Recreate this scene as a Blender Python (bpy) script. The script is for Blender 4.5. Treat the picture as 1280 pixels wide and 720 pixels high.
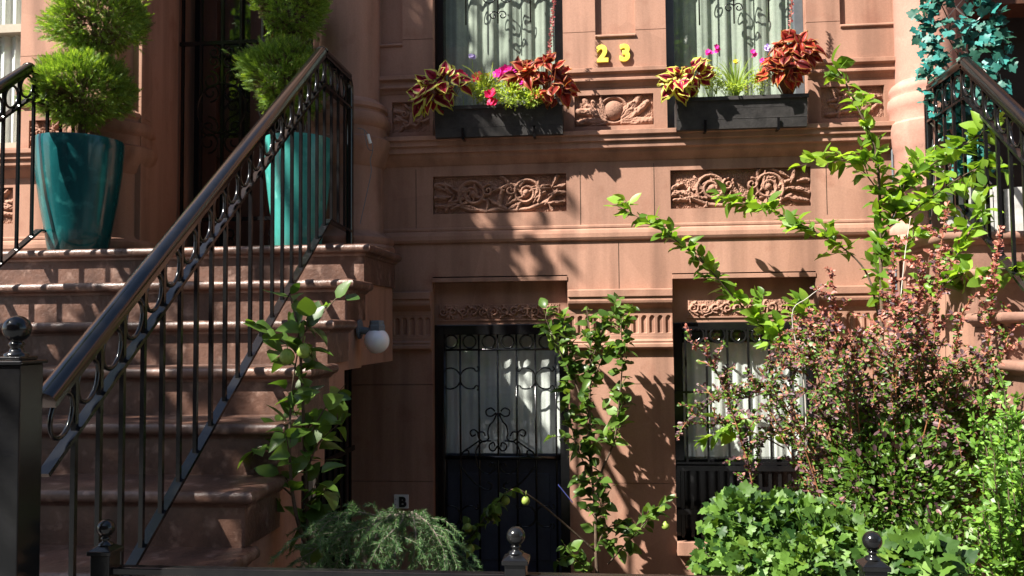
import bpy, bmesh, math, random
import numpy as np
from mathutils import Matrix, Vector, Euler

for o in list(bpy.data.objects): bpy.data.objects.remove(o)
random.seed(7); rng = np.random.default_rng(7)
S = bpy.context.scene
COL = S.collection

# ------------------------------------------------------------------ camera
EYE = 1.6; FPX = 1050.0
YAW, PITCH, ROLL = math.radians(5.5), math.radians(2.75), math.radians(-0.55)
SHX, SHY = -0.013, 0.0
cd = bpy.data.cameras.new('camera'); cam = bpy.data.objects.new('camera', cd); COL.objects.link(cam)
cd.sensor_width = 36; cd.lens = FPX/1280*36; cd.shift_x = SHX; cd.shift_y = SHY
cd.clip_start = .05; cd.clip_end = 500
RM = Matrix.Rotation(YAW, 3, 'Z') @ Matrix.Rotation(math.pi/2+PITCH, 3, 'X') @ Matrix.Rotation(ROLL, 3, 'Z')
cam.matrix_world = Matrix.Translation((0, 0, EYE)) @ RM.to_4x4()
S.camera = cam

# ------------------------------------------------------------------ light
SUN_DIR = Vector((1.3, 1.0, -1.66)).normalized()        # direction the light travels
w = bpy.data.worlds.new('World'); S.world = w; w.use_nodes = True
nt = w.node_tree; bg = nt.nodes['Background']
sky = nt.nodes.new('ShaderNodeTexSky'); sky.sky_type = 'NISHITA'; sky.sun_disc = False
elev = math.asin(-SUN_DIR.z); az = math.atan2(-SUN_DIR.x, -SUN_DIR.y)
sky.sun_elevation = elev; sky.sun_rotation = az
sky.air_density = 1.0; sky.dust_density = 1.0
nt.links.new(sky.outputs[0], bg.inputs[0]); bg.inputs[1].default_value = 0.065
sd = bpy.data.lights.new('sun', 'SUN'); sd.energy = 5.0; sd.angle = math.radians(.53); sd.color = (1, .95, .86)
so = bpy.data.objects.new('sun', sd); COL.objects.link(so)
so.rotation_euler = SUN_DIR.to_track_quat('-Z', 'Y').to_euler(); so.location = (-8, -8, 14)
S.view_settings.view_transform = 'Standard'; S.view_settings.look = 'None'
S.view_settings.exposure = 1.62; S.view_settings.gamma = 1
S.render.engine = 'CYCLES'

# ------------------------------------------------------------------ helpers
def at(px, py, Y=None, X=None, Z=None):
    """world point on a real plane that is seen at a photo pixel"""
    d = RM @ Vector(((px-640+SHX*1280)/FPX, -(py-360-SHY*1280)/FPX, -1))
    if Y is not None: t = Y/d.y
    elif X is not None: t = X/d.x
    else: t = (Z-EYE)/d.z
    return Vector((0, 0, EYE)) + d*t

D = 5.05                                  # facade plane
def rect(x0, y0, x1, y1, Y=D):
    ym, xm = (y0+y1)/2, (x0+x1)/2
    return at(x0, ym, Y).x, at(x1, ym, Y).x, at(xm, y1, Y).z, at(xm, y0, Y).z
def zz(y, x=780, Y=D): return at(x, y, Y).z
def xx(x, y, Y=D): return at(x, y, Y).x

def empty(name, loc, label=None, cat=None, group=None):
    o = bpy.data.objects.new(name, None); COL.objects.link(o); o.location = loc; o.empty_display_size = .1
    return tag(o, label, cat, group)
def tag(o, label=None, cat=None, group=None, kind=None):
    if label: o['label'] = label
    if cat: o['category'] = cat
    if group: o['group'] = group
    if kind: o['kind'] = kind
    return o

class MB:
    """collects geometry in world space, links it as one mesh object"""
    def __init__(s): s.v = []; s.f = []; s.m = []
    def add(s, vs, fs, m=0):
        b = len(s.v); s.v += [tuple(p) for p in vs]
        s.f += [tuple(b+i for i in f) for f in fs]; s.m += [m]*len(fs); return s
    def box(s, x0, x1, y0, y1, z0, z1, m=0):
        return s.add([(x0,y0,z0),(x1,y0,z0),(x1,y1,z0),(x0,y1,z0),(x0,y0,z1),(x1,y0,z1),(x1,y1,z1),(x0,y1,z1)],
                     [(0,3,2,1),(4,5,6,7),(0,1,5,4),(1,2,6,5),(2,3,7,6),(3,0,4,7)], m)
    def prism(s, a, b, prof, m=0, axis='x'):
        """prof: list of (p, z) with p toward the street (-Y); swept along X from a to b"""
        n = len(prof)
        if axis == 'x': vs = [(a, p, z) for p, z in prof] + [(b, p, z) for p, z in prof]
        else: vs = [(p, a, z) for p, z in prof] + [(p, b, z) for p, z in prof]
        fs = [(i, (i+1) % n, n+(i+1) % n, n+i) for i in range(n)] + [tuple(range(n))[::-1], tuple(range(n, 2*n))]
        return s.add(vs, fs, m)
    def tube(s, pts, r, n=8, m=0, caps=True):
        pts = [Vector(p) for p in pts]; k = len(pts)
        rs = r if isinstance(r, (list, tuple)) else [r]*k
        ref = None; vs = []
        for i, p in enumerate(pts):
            t = (pts[min(i+1, k-1)]-pts[max(i-1, 0)])
            if t.length < 1e-9: t = Vector((0,0,1))
            t.normalize()
            if ref is None:
                ref = Vector((0,0,1)) if abs(t.z) < .9 else Vector((1,0,0))
            u = (ref - t*ref.dot(t)).normalized(); w_ = t.cross(u); ref = u
            for j in range(n):
                a = 2*math.pi*j/n
                vs.append(p + (u*math.cos(a)+w_*math.sin(a))*rs[i])
        fs = [(i*n+j, i*n+(j+1) % n, (i+1)*n+(j+1) % n, (i+1)*n+j) for i in range(k-1) for j in range(n)]
        if caps: fs += [tuple(range(n))[::-1], tuple(range((k-1)*n, k*n))]
        return s.add(vs, fs, m)
    def bar(s, p, q, wx, wz, m=0):
        """rectangular bar, wx is the width along world X, wz the other one"""
        p, q = Vector(p), Vector(q); t = (q-p).normalized()
        u = Vector((1,0,0)) if abs(t.x) < .9 else Vector((0,1,0)); w_ = t.cross(u).normalized()
        vs = [c + u*a*wx/2 + w_*b*wz/2 for c in (p, q) for a, b in ((-1,-1),(1,-1),(1,1),(-1,1))]
        return s.add(vs, [(0,1,2,3),(7,6,5,4),(0,4,5,1),(1,5,6,2),(2,6,7,3),(3,7,4,0)], m)
    def lathe(s, c, prof, n=32, m=0, a0=0, a1=2*math.pi):
        c = Vector(c); full = abs(a1-a0-2*math.pi) < 1e-6; N = n if full else n+1
        vs = [c+Vector((r*math.cos(a0+(a1-a0)*j/n), r*math.sin(a0+(a1-a0)*j/n), z)) for r, z in prof for j in range(N)]
        fs = []
        for i in range(len(prof)-1):
            for j in range(n):
                k = (j+1) % N
                fs.append((i*N+j, i*N+k, (i+1)*N+k, (i+1)*N+j))
        return s.add(vs, fs, m)
    def ball(s, c, r, n=16, m=0, sz=1, jit=0):
        prof = [(max(1e-4, r*math.sin(math.pi*i/(n//2+2))), -r*sz*math.cos(math.pi*i/(n//2+2))) for i in range(n//2+3)]
        return s.lathe(c, prof, n, m)
    def build(s, name, mat, parent=None, smooth=False, bevel=0):
        me = bpy.data.meshes.new(name); me.from_pydata(s.v, [], s.f)
        mats = mat if isinstance(mat, (list, tuple)) else [mat]
        for k in mats: me.materials.append(k)
        if len(mats) > 1: me.polygons.foreach_set('material_index', s.m)
        if smooth: me.polygons.foreach_set('use_smooth', [True]*len(me.polygons))
        if smooth == 'auto' and hasattr(me, 'set_sharp_from_angle'): me.set_sharp_from_angle(angle=math.radians(40))
        o = bpy.data.objects.new(name, me); COL.objects.link(o)
        if parent is not None:
            o.parent = parent
            off = parent.location.copy()
            if parent.parent is not None: off += parent.parent.location
            me.transform(Matrix.Translation(-off))
        if bevel:
            b = o.modifiers.new('bevel', 'BEVEL'); b.width = bevel; b.segments = 2; b.limit_method = 'ANGLE'
        me.update(); return o

def copy_tree(o, parent=None):
    c = o.copy(); COL.objects.link(c)
    if parent is not None: c.parent = parent
    for ch in list(o.children): copy_tree(ch, c)
    return c

# ------------------------------------------------------------------ materials
def nodes(name):
    m = bpy.data.materials.new(name); m.use_nodes = True
    return m, m.node_tree, m.node_tree.nodes['Principled BSDF']
def mottled(name, ca, cb, rough=.8, scale=3, bump=.2, bscale=60, cc=None, streak=False, spec=.3, coat=0, distort=0.0, bdist=.004, wear=0):
    m, t, b = nodes(name); N = t.nodes; L = t.links
    tc = N.new('ShaderNodeTexCoord'); nz = N.new('ShaderNodeTexNoise'); nz.inputs['Scale'].default_value = scale
    nz.inputs['Detail'].default_value = 8; nz.inputs['Roughness'].default_value = .65
    nz.inputs['Distortion'].default_value = distort
    geo = N.new('ShaderNodeNewGeometry')
    if streak:
        mp = N.new('ShaderNodeMapping'); mp.inputs['Scale'].default_value = (1, 1, .22)
        L.new(geo.outputs['Position'], mp.inputs[0]); L.new(mp.outputs[0], nz.inputs['Vector'])
    else: L.new(geo.outputs['Position'], nz.inputs['Vector'])
    cr = N.new('ShaderNodeValToRGB'); cr.color_ramp.elements[0].position = .35; cr.color_ramp.elements[1].position = .65
    cr.color_ramp.elements[0].color = (*ca, 1); cr.color_ramp.elements[1].color = (*cb, 1)
    L.new(nz.outputs[0], cr.inputs[0]); out = cr.outputs[0]
    nf = N.new('ShaderNodeTexNoise'); nf.inputs['Scale'].default_value = bscale; nf.inputs['Detail'].default_value = 6
    nf.inputs['Roughness'].default_value = .7
    L.new(geo.outputs['Position'], nf.inputs['Vector'])
    if cc:
        r2 = N.new('ShaderNodeValToRGB'); r2.color_ramp.elements[0].position = .56; r2.color_ramp.elements[1].position = .74
        n3 = N.new('ShaderNodeTexNoise'); n3.inputs['Scale'].default_value = scale*2.7; n3.inputs['Detail'].default_value = 9
        L.new(geo.outputs['Position'], n3.inputs['Vector']); L.new(n3.outputs[0], r2.inputs[0])
        mx = N.new('ShaderNodeMixRGB'); mx.inputs[2].default_value = (*cc, 1)
        L.new(r2.outputs[0], mx.inputs[0]); L.new(out, mx.inputs[1]); out = mx.outputs[0]
    if wear:      # rain streaks, patched repairs and old dirt that belong to the stone
        mp2 = N.new('ShaderNodeMapping'); mp2.inputs['Scale'].default_value = (9, 9, .7); L.new(geo.outputs['Position'], mp2.inputs[0])
        n4 = N.new('ShaderNodeTexNoise'); n4.inputs['Scale'].default_value = 1; n4.inputs['Detail'].default_value = 7; L.new(mp2.outputs[0], n4.inputs['Vector'])
        r4 = N.new('ShaderNodeValToRGB'); r4.color_ramp.elements[0].position = .34; r4.color_ramp.elements[1].position = .56
        r4.color_ramp.elements[0].color = (1-wear, 1-wear, 1-wear, 1); r4.color_ramp.elements[1].color = (1, 1, 1, 1); L.new(n4.outputs[0], r4.inputs[0])
        m4 = N.new('ShaderNodeMixRGB'); m4.blend_type = 'MULTIPLY'; m4.inputs[0].default_value = 1; L.new(out, m4.inputs[1]); L.new(r4.outputs[0], m4.inputs[2]); out = m4.outputs[0]
        vo = N.new('ShaderNodeTexVoronoi'); vo.inputs['Scale'].default_value = 1.7; vo.inputs['Randomness'].default_value = 1; L.new(geo.outputs['Position'], vo.inputs['Vector'])
        r5 = N.new('ShaderNodeValToRGB'); r5.color_ramp.elements[0].color = (1-wear*.4,)*3+(1,); r5.color_ramp.elements[1].color = (1+wear*.1, 1+wear*.1, 1+wear*.1, 1); L.new(vo.outputs['Color'], r5.inputs[0])
        m5 = N.new('ShaderNodeMixRGB'); m5.blend_type = 'MULTIPLY'; m5.inputs[0].default_value = 1; L.new(out, m5.inputs[1]); L.new(r5.outputs[0], m5.inputs[2]); out = m5.outputs[0]
    # fine grain tint
    mg = N.new('ShaderNodeMixRGB'); mg.blend_type = 'OVERLAY'; mg.inputs[0].default_value = .25
    L.new(out, mg.inputs[1]); L.new(nf.outputs[0], mg.inputs[2]); out = mg.outputs[0]
    L.new(out, b.inputs['Base Color']); b.inputs['Roughness'].default_value = rough
    b.inputs['Specular IOR Level'].default_value = spec; b.inputs['Coat Weight'].default_value = coat
    b.inputs['Coat Roughness'].default_value = .08
    bp = N.new('ShaderNodeBump'); bp.inputs['Strength'].default_value = bump; bp.inputs['Distance'].default_value = bdist
    L.new(nf.outputs[0], bp.inputs['Height']); L.new(bp.outputs[0], b.inputs['Normal'])
    return m
def leafmat(name, ca, cb, rough=.45, trans=.35, tcol=None):
    m, t, b = nodes(name); N = t.nodes; L = t.links
    g = N.new('ShaderNodeNewGeometry'); cr = N.new('ShaderNodeValToRGB')
    cr.color_ramp.elements[0].color = (*ca, 1); cr.color_ramp.elements[1].color = (*cb, 1)
    L.new(g.outputs['Random Per Island'], cr.inputs[0]); L.new(cr.outputs[0], b.inputs['Base Color'])
    b.inputs['Roughness'].default_value = rough; b.inputs['Specular IOR Level'].default_value = .4
    tr = N.new('ShaderNodeBsdfTranslucent'); mx = N.new('ShaderNodeMixShader'); mx.inputs[0].default_value = trans
    e = cr.color_ramp.elements.new(.5); e.color = (*[(p+q)/2*.95 for p, q in zip(ca, cb)], 1); e2 = cr.color_ramp.elements.new(.93); e2.color = (*cb, 1); cr.color_ramp.elements[-1].color = (cb[0]*1.25, cb[1]*1.05, cb[2], 1)
    br = N.new('ShaderNodeMixRGB'); br.blend_type = 'MULTIPLY'; br.inputs[0].default_value = 1
    br.inputs[2].default_value = (*(tcol or (2.0, 1.9, .8)), 1)
    L.new(cr.outputs[0], br.inputs[1]); L.new(br.outputs[0], tr.inputs[0])
    L.new(b.outputs[0], mx.inputs[1]); L.new(tr.outputs[0], mx.inputs[2])
    L.new(mx.outputs[0], N['Material Output'].inputs[0]); return m

STONE = mottled('brownstone', (.325,.172,.118), (.40,.222,.158), .86, 2.2, .35, 130, cc=(.30,.145,.098), streak=True, bdist=.003, wear=.3)
STONE_PINK = mottled('pink_brownstone', (.34,.175,.135), (.41,.22,.17), .85, 3, .3, 110, cc=(.46,.28,.22))
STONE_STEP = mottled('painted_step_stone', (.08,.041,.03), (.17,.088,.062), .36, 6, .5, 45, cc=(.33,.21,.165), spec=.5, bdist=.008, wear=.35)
IRON = mottled('black_iron_paint', (.005,.005,.006), (.009,.009,.009), .16, 12, .12, 90, spec=.45, bdist=.002)
IRON_RAIL = mottled('worn_dark_rail_paint', (.0035,.0033,.0035), (.007,.006,.0055), .17, 14, .14, 70, spec=.45, coat=.3, bdist=.002)
BLUEDOOR = mottled('dark_blue_door_paint', (.03,.035,.052), (.045,.052,.075), .4, 6, .1, 60)
GLAZE_SHADED = mottled('shaded_turquoise_glaze', (.003,.04,.046), (.008,.085,.09), .16, 6, .15, 14, cc=(.02,.13,.13), coat=.25, streak=True)  # turquoise glaze with the left pot's shade put into a darker colour
GLAZE_R = mottled('turquoise_glaze', (.03,.2,.175), (.05,.28,.245), .24, 6, .15, 14, cc=(.1,.36,.31), coat=.25, streak=True)
SOIL = mottled('soil', (.03,.022,.016), (.06,.045,.03), .95, 9, .9, 40, bdist=.02)
WOODBOX = mottled('weathered_black_planter', (.022,.02,.02), (.045,.041,.04), .6, 18, .5, 80, bdist=.003)
GREYFRAME = mottled('grey_window_frame', (.07,.08,.09), (.1,.11,.12), .4, 6, .1, 60)
CURTAIN_W = mottled('white_curtain', (.68,.67,.65), (.8,.79,.77), .9, 6, .2, 90)
CURTAIN_G = mottled('sage_grey_curtain', (.31,.34,.29), (.45,.48,.41), .9, 4, .2, 90)
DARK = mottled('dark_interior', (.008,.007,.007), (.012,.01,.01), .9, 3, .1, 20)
DOORWOOD = mottled('dark_door_wood', (.05,.022,.014), (.09,.04,.025), .5, 6, .3, 50, streak=True)
BARK = mottled('bark', (.06,.04,.028), (.13,.09,.06), .9, 25, .8, 120, bdist=.004)
BARK_GREY = mottled('grey_bark', (.11,.09,.075), (.2,.17,.14), .9, 25, .8, 120, bdist=.004)
BARK_RED = mottled('red_stem', (.2,.07,.04), (.3,.14,.06), .7, 25, .3, 120)
PAVE = mottled('bluestone_pavement', (.09,.095,.1), (.13,.135,.14), .9, 1.2, .3, 90)
ASPHALT = mottled('asphalt', (.04,.04,.042), (.06,.06,.06), .9, 2, .6, 120)
WHITEP = mottled('white_paint', (.68,.68,.66), (.8,.8,.78), .55, 8, .2, 60)
YELLOW = mottled('yellow_numeral_paint', (.72,.56,.06), (.85,.7,.12), .5, 20, .1, 60)
BLACKP = mottled('black_paint', (.01,.01,.01), (.02,.02,.02), .5, 8, .1, 60)
GREYMETAL = mottled('grey_cast_metal', (.1,.12,.14), (.16,.18,.2), .5, 18, .2, 60)
BLUETAG = mottled('blue_tag', (.05,.09,.4), (.08,.12,.5), .5, 5, .1, 60)
GREENTAPE = mottled('green_tape', (.08,.5,.05), (.12,.65,.08), .5, 5, .1, 60)
CREAM = mottled('cream_board', (.32,.28,.23), (.4,.35,.29), .8, 12, .3, 60, streak=True)
PEARSKIN = mottled('pear_skin', (.18,.26,.045), (.27,.34,.07), .45, 60, .1, 90)

def glassmat():
    m = bpy.data.materials.new('window_glass'); m.use_nodes = True; t = m.node_tree; N = t.nodes; L = t.links
    N.remove(N['Principled BSDF'])
    lw = N.new('ShaderNodeLayerWeight'); lw.inputs[0].default_value = .5
    pw = N.new('ShaderNodeMath'); pw.operation = 'POWER'; pw.inputs[1].default_value = 5
    fr = N.new('ShaderNodeMath'); fr.operation = 'MULTIPLY_ADD'; fr.inputs[1].default_value = .94; fr.inputs[2].default_value = .08
    L.new(lw.outputs['Facing'], pw.inputs[0]); L.new(pw.outputs[0], fr.inputs[0])
    tr = N.new('ShaderNodeBsdfTransparent'); tr.inputs[0].default_value = (.95,.97,.96,1)
    gl = N.new('ShaderNodeBsdfGlossy'); gl.inputs['Roughness'].default_value = .02
    mx = N.new('ShaderNodeMixShader')
    L.new(fr.outputs[0], mx.inputs[0]); L.new(tr.outputs[0], mx.inputs[1]); L.new(gl.outputs[0], mx.inputs[2])
    L.new(mx.outputs[0], N['Material Output'].inputs[0]); return m
GLASS = glassmat()
m, t, b = nodes('opal_glass_globe'); b.inputs['Base Color'].default_value = (.78,.78,.8,1); b.inputs['Roughness'].default_value = .15
b.inputs['Subsurface Weight'].default_value = .2; OPAL = m

# ------------------------------------------------------------------ relief carving
def stroke_height(X, Z, strokes):
    """rounded raised strokes on a grid; stroke = (points, r0, r1, amp)"""
    H = .12+.1*np.sin(X*310+3*np.sin(Z*170))*np.sin(Z*260+2*np.sin(X*140))
    for pts, r0, r1, amp in strokes:
        P = np.array(pts); n = len(P)
        for i in range(n-1):
            a, b_ = P[i], P[i+1]; d = b_-a; L2 = (d**2).sum()+1e-12
            tt = np.clip(((X-a[0])*d[0]+(Z-a[1])*d[1])/L2, 0, 1)
            dist = np.hypot(X-a[0]-tt*d[0], Z-a[1]-tt*d[1])
            r = r0+(r1-r0)*((i+tt)/(n-1))
            h = amp*np.sqrt(np.clip(1-(dist/np.maximum(r, 1e-5))**2, 0, 1))*(.6+.4*r/max(r0, r1))
            H = np.maximum(H, h)
    return H
def spiral(cx, cz, r, a0, turns, n=22, sgn=1, shrink=.15):
    return [(cx+r*(1-(1-shrink)*k/n)*math.cos(a0+sgn*2*math.pi*turns*k/n), cz+r*(1-(1-shrink)*k/n)*math.sin(a0+sgn*2*math.pi*turns*k/n)) for k in range(n+1)]
def leaf_strokes(x, z, ang, L, R):
    """an acanthus leaf: curled lobes fanned along a curved rib"""
    out = []; n = 7; bend = R.uniform(-.9, .9)
    rib = []; a = ang; px, pz = x, z
    for i in range(n):
        rib.append((px, pz)); a += bend/n; px += math.cos(a)*L/n; pz += math.sin(a)*L/n
    out.append((rib, L*.07, L*.03, .9))
    for i in range(1, n):
        for sgn in (-1, 1):
            b0 = ang+bend*i/n+sgn*(.75); l = L*.33*(1-.45*i/n)*R.uniform(.8, 1.15)
            p = rib[i]; q = [(p[0]+math.cos(b0-sgn*.25*k)*l*k/3, p[1]+math.sin(b0-sgn*.25*k)*l*k/3) for k in range(4)]
            out.append((q, L*.06, L*.095, R.uniform(.6, 1)))
    return out
def carve(style, w_, h_, seed):
    R = random.Random(seed); s = []; 
    if style == 'scroll':
        for sg in (-1, 1):
            c = w_/2+sg*w_*.2
            s.append((spiral(c, h_*.52, h_*.40, math.pi*.5-sg*2.2, 1.9, 34, sg), h_*.055, h_*.05, 1))
            s.append(([(c, h_*.52), (c+.001, h_*.521)], h_*.11, h_*.11, 1.25))
            s.append(([(w_/2, h_*.1), (w_/2+sg*w_*.1, h_*.06), (w_/2+sg*w_*.22, h_*.1), (w_/2+sg*w_*.36, h_*.3)], h_*.07, h_*.06, .8))
            for k in range(17):
                s += leaf_strokes(w_/2+sg*w_*R.uniform(.03, .4), h_*R.uniform(.15, .8), R.uniform(0, 6.28), h_*R.uniform(.35, .5), R)
            for k in range(3):
                s += leaf_strokes(w_/2+sg*w_*(.33+.04*k), h_*(.25+.2*k), (0 if sg > 0 else math.pi)+sg*R.uniform(-.3, .7), h_*.5, R)
            s.append((spiral(w_/2+sg*w_*.085, h_*.6, h_*.16, 1.5, 1.3, 18, -sg), h_*.04, h_*.04, 1.1))
        s += leaf_strokes(w_/2, h_*.1, math.pi/2, h_*.5, R)
    elif style == 'rosette':
        for sg in (-1, 1):
            for k, (zz0, an) in enumerate(((.2, .1), (.22, .42), (.3, .78), (.45, 1.15), (.12, -.05), (.34, .6))):
                a = an if sg > 0 else math.pi-an
                s += leaf_strokes(w_/2+sg*h_*.25, h_*zz0*.8, a, h_*.95*(1 if an < .7 else .7), R)
        s.append((spiral(w_/2, h_*.52, h_*.42, 0, 1, 30, 1, 1), h_*.05, h_*.05, .75))
    elif style == 'mask':
        for sg in (-1, 1):
            for k in range(7): s += leaf_strokes(w_/2+sg*w_*R.uniform(.03,.2), h_*R.uniform(.2,.8), (0 if sg>0 else math.pi)+sg*R.uniform(-.9, 1.0), h_*.5, R)
            s.append((spiral(w_/2+sg*w_*.17, h_*.62, h_*.13, .4, 1.3, 16, sg), h_*.04, h_*.04, 1.1))
            s.append(([(w_/2, h_*.3), (w_/2+sg*w_*.12, h_*.2), (w_/2+sg*w_*.22, h_*.32)], h_*.07, h_*.04, 1))
        s.append(([(w_/2, h_*.3), (w_/2, h_*.62)], h_*.1, h_*.06, 1.2))
    else:                       # 'lintel': horizontal foliage run
        n = int(w_/h_*1.6)
        for k in range(n):
            c = w_*(k+.5)/n; sg = 1 if c > w_/2 else -1
            s.append((spiral(c, h_*.5, h_*.3, R.uniform(0, 6), 1.3, 18, sg), h_*.07, h_*.05, 1))
            for q in range(3): s += leaf_strokes(c+R.uniform(-.3,.3)*h_, h_*R.uniform(.2,.8), R.uniform(0, 6.28), h_*.6, R)
    return s
def relief(x0, x1, z0, z1, yback, amp, style, parent, seed=1, res=.0028):
    w_, h_ = x1-x0, z1-z0; nx, nz = int(w_/res), int(h_/res)
    u, v = np.meshgrid(np.linspace(0, w_, nx), np.linspace(0, h_, nz))
    H = stroke_height(u, v, carve(style, w_, h_, seed))
    if style == 'rosette':
        d = np.hypot(u-w_/2, v-h_*.52); H = np.maximum(H, 1.5*np.sqrt(np.clip(1-(d/(h_*.31))**2, 0, 1)))
    edge = np.minimum(np.minimum(u, w_-u), np.minimum(v, h_-v)); H *= np.clip(edge/.006, 0, 1)
    n1 = rng.normal(0, .03, H.shape); H = H+n1*(H > 0.05)
    V = np.stack([x0+u, yback-amp*H, z0+v], -1).reshape(-1, 3)
    i, j = np.meshgrid(np.arange(nx-1), np.arange(nz-1)); k = (j*nx+i).ravel()
    F = np.stack([k, k+1, k+nx+1, k+nx], -1)
    mb = MB(); mb.v = V.tolist(); mb.f = F.tolist(); mb.m = [0]*len(F)
    return mb.build('relief_panel', STONE, parent, smooth=True)

# ------------------------------------------------------------------ walls with openings and joints
def wall_mesh(mb, x0, x1, z0, z1, y, holes=(), xj=(), zj=(), thick=.035, deep=.32, through=()):
    g = .0018
    def cells(hs, xs, zs, ya, yb, shrink):
        X = sorted(set([x0, x1]+[h[0] for h in hs]+[h[1] for h in hs]+list(xs)))
        Z = sorted(set([z0, z1]+[h[2] for h in hs]+[h[3] for h in hs]+list(zs)))
        X = [a for a in X if x0 <= a <= x1]; Z = [a for a in Z if z0 <= a <= z1]
        for a, b_ in zip(X, X[1:]):
            for c, d in zip(Z, Z[1:]):
                mx_, mz_ = (a+b_)/2, (c+d)/2
                if b_-a < 1e-4 or d-c < 1e-4: continue
                if any(h[0] < mx_ < h[1] and h[2] < mz_ < h[3] for h in hs): continue
                if shrink:
                    mb.box(a+(g if a in xs else 0), b_-(g if b_ in xs else 0), ya, yb, c+(g if c in zs else 0), d-(g if d in zs else 0))
                else: mb.box(a, b_, ya, yb, c, d)
    cells(list(holes)+list(through), set(xj), set(zj), y, y+thick+.002, True)
    cells(list(through), (), (), y+thick, y+deep, False)

# ================================================================== SETTING
tag(MB().box(-60, 60, 1.95, 60, -.3, -.02).build('soil_ground', SOIL), kind='structure')
mb = MB(); x = -30
while x < 30: mb.box(x+.004, x+1.496, -2.6, -.7, -.3, 0); mb.box(x+.004, x+1.496, -.69, 1.24, -.3, 0); mb.box(x+.004, x+1.496, 1.25, 1.95, -.3, 0); x += 1.5
tag(mb.build('pavement', PAVE), kind='structure')
tag(MB().box(-60, 60, -2.76, -2.6, -.3, -.005).build('kerb', PAVE), kind='structure')
tag(MB().box(-120, 120, -60, -2.76, -.35, -.14).build('road', ASPHALT), kind='structure')

# ================================================================== MAIN HOUSE
Y0 = 4.24; LZ = EYE+.449; RISE, TREAD = .2, .288          # landing front, landing height, stairs
house = empty('brownstone_house', (0, D, 0), 'brownstone row house with carved panels, two flower box windows and yellow 23', 'house', 'brownstone row houses')
XA, XB = -1.62, 1.78                                     # right part of the facade
TOP = 6.2
uw = [rect(541, 0, 704, 166), rect(833, 0, 1009, 160)]       # upper windows
zsill = (uw[0][2]+uw[1][2])/2
uw = [(a, b, zsill, 4.6) for a, b, c, d in uw]
lo = [rect(541, 405, 711, 600), rect(843, 403, 1024, 600)]
zlt = (lo[0][3]+lo[1][3])/2                               # top of lower openings
zrec = (zz(346, 622)+zz(339, 930))/2                      # top of the lintel recess
lo = [(lo[0][0], lo[0][1], -.02, zrec), (lo[1][0], lo[1][1], .35, zrec)]
pan = [rect(541, 220, 708, 267), rect(838, 209, 1014, 258)]
zp0, zp1 = (pan[0][2]+pan[1][2])/2, (pan[0][3]+pan[1][3])/2
pan = [(a, b, zp0, zp1) for a, b, c, d in pan]
ros = [rect(718, 118, 817, 157), rect(490, 133, 537, 166), rect(1026, 104, 1106, 146)]
zr0, zr1 = ros[0][2], ros[0][3]
ros = [(a, b, zr0, zr1) for a, b, c, d in ros]
upan = [rect(743, -120, 793, 50), rect(475, -120, 503, 62), rect(1048, -120, 1116, 32)]
zu = zz(47, 768)
upan = [(a, b, zu, zu+.9) for a, b, c, d in upan]
m2t, m2b = zz(164), zz(196)
blt, blb = zz(283), zz(300)
mb = MB()
jz = [zz(38), blb-.001, m2b, m2t, zz(480), zz(604)]
jz2 = [zz(38), zz(480), zz(604)]
wall_mesh(mb, XA, XB, -.1, TOP, D, holes=pan+ros+upan, through=uw+lo,
          xj=(), zj=jz2, deep=.3)
wall = mb.build('wall', STONE, house)
# vertical joints: shallow cut lines done as thin dark mortar inlays standing in real grooves
for px, ya, yb in ((817, 204, 280), (725, 214, 284), (1032, 196, 268), (520, 212, 288), (773, 303, 361)):
    a = at(px, ya, D); b_ = at(px, yb, D); MB().box(a.x-.0015, a.x+.0015, D-.0015, D+.002, b_.z, a.z).build('mortar_joint', SOIL, house)
# back panels of recesses
mb = MB()
for a, b_, c, d in upan: MB().box(a-.01, b_+.01, D+.03, D+.04, c-.01, d+.01).build('recessed_panel', STONE, house)
for a, b_, c, d in upan:
    MB().prism(a, b_, [(D+.028, c+.0), (D-.006, c+.0), (D-.012, c+.006), (D-.012, c+.012), (D-.004, c+.02), (D+.028, c+.03)]).build('panel_sill', STONE, house)
for k, (a, b_, c, d) in enumerate(pan): relief(a, b_, c, d, D+.034, .036, 'scroll', house, 11+k)
relief(*ros[0], D+.03, .028, 'rosette', house, 5)
relief(*ros[1], D+.03, .026, 'mask', house, 6); relief(*ros[2], D+.03, .026, 'mask', house, 8)

def course(parent, a, b_, prof, name='string_course', mat=STONE):
    """prof: list of (protrusion, z) from top to bottom"""
    pts = [(D+.001, prof[0][1])] + [(D-p, z) for p, z in prof] + [(D+.001, prof[-1][1])]
    # drop duplicates
    q = [pts[0]]
    for p in pts[1:]:
        if abs(p[0]-q[-1][0])+abs(p[1]-q[-1][1]) > 1e-5: q.append(p)
    mb = MB(); mb.prism(a, b_, q[::-1]); return mb.build(name, mat, parent, bevel=.0025)
def big_course(parent, a, b_, mat=STONE):
    Z = lambda y: zz(y)
    course(parent, a, b_, [(.004, m2t), (.098, Z(166.5)), (.098, Z(172)), (.083, Z(172.5)), (.083, Z(179)), (.068, Z(179.5)), (.068, Z(187)),
                           (.05, Z(188)), (.042, Z(192)), (.02, Z(197)), (.004, Z(201))], mat=mat)
def low_course(parent, a, b_, mat=STONE):
    Z = lambda y: zz(y)
    course(parent, a, b_, [(.004, Z(280)), (.008, Z(281)), (.008, Z(284)), (.003, Z(284.5)), (.016, Z(287)), (.022, Z(291)), (.022, Z(296)), (.014, Z(299.5)), (.003, Z(300.5))], mat=mat)
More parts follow.
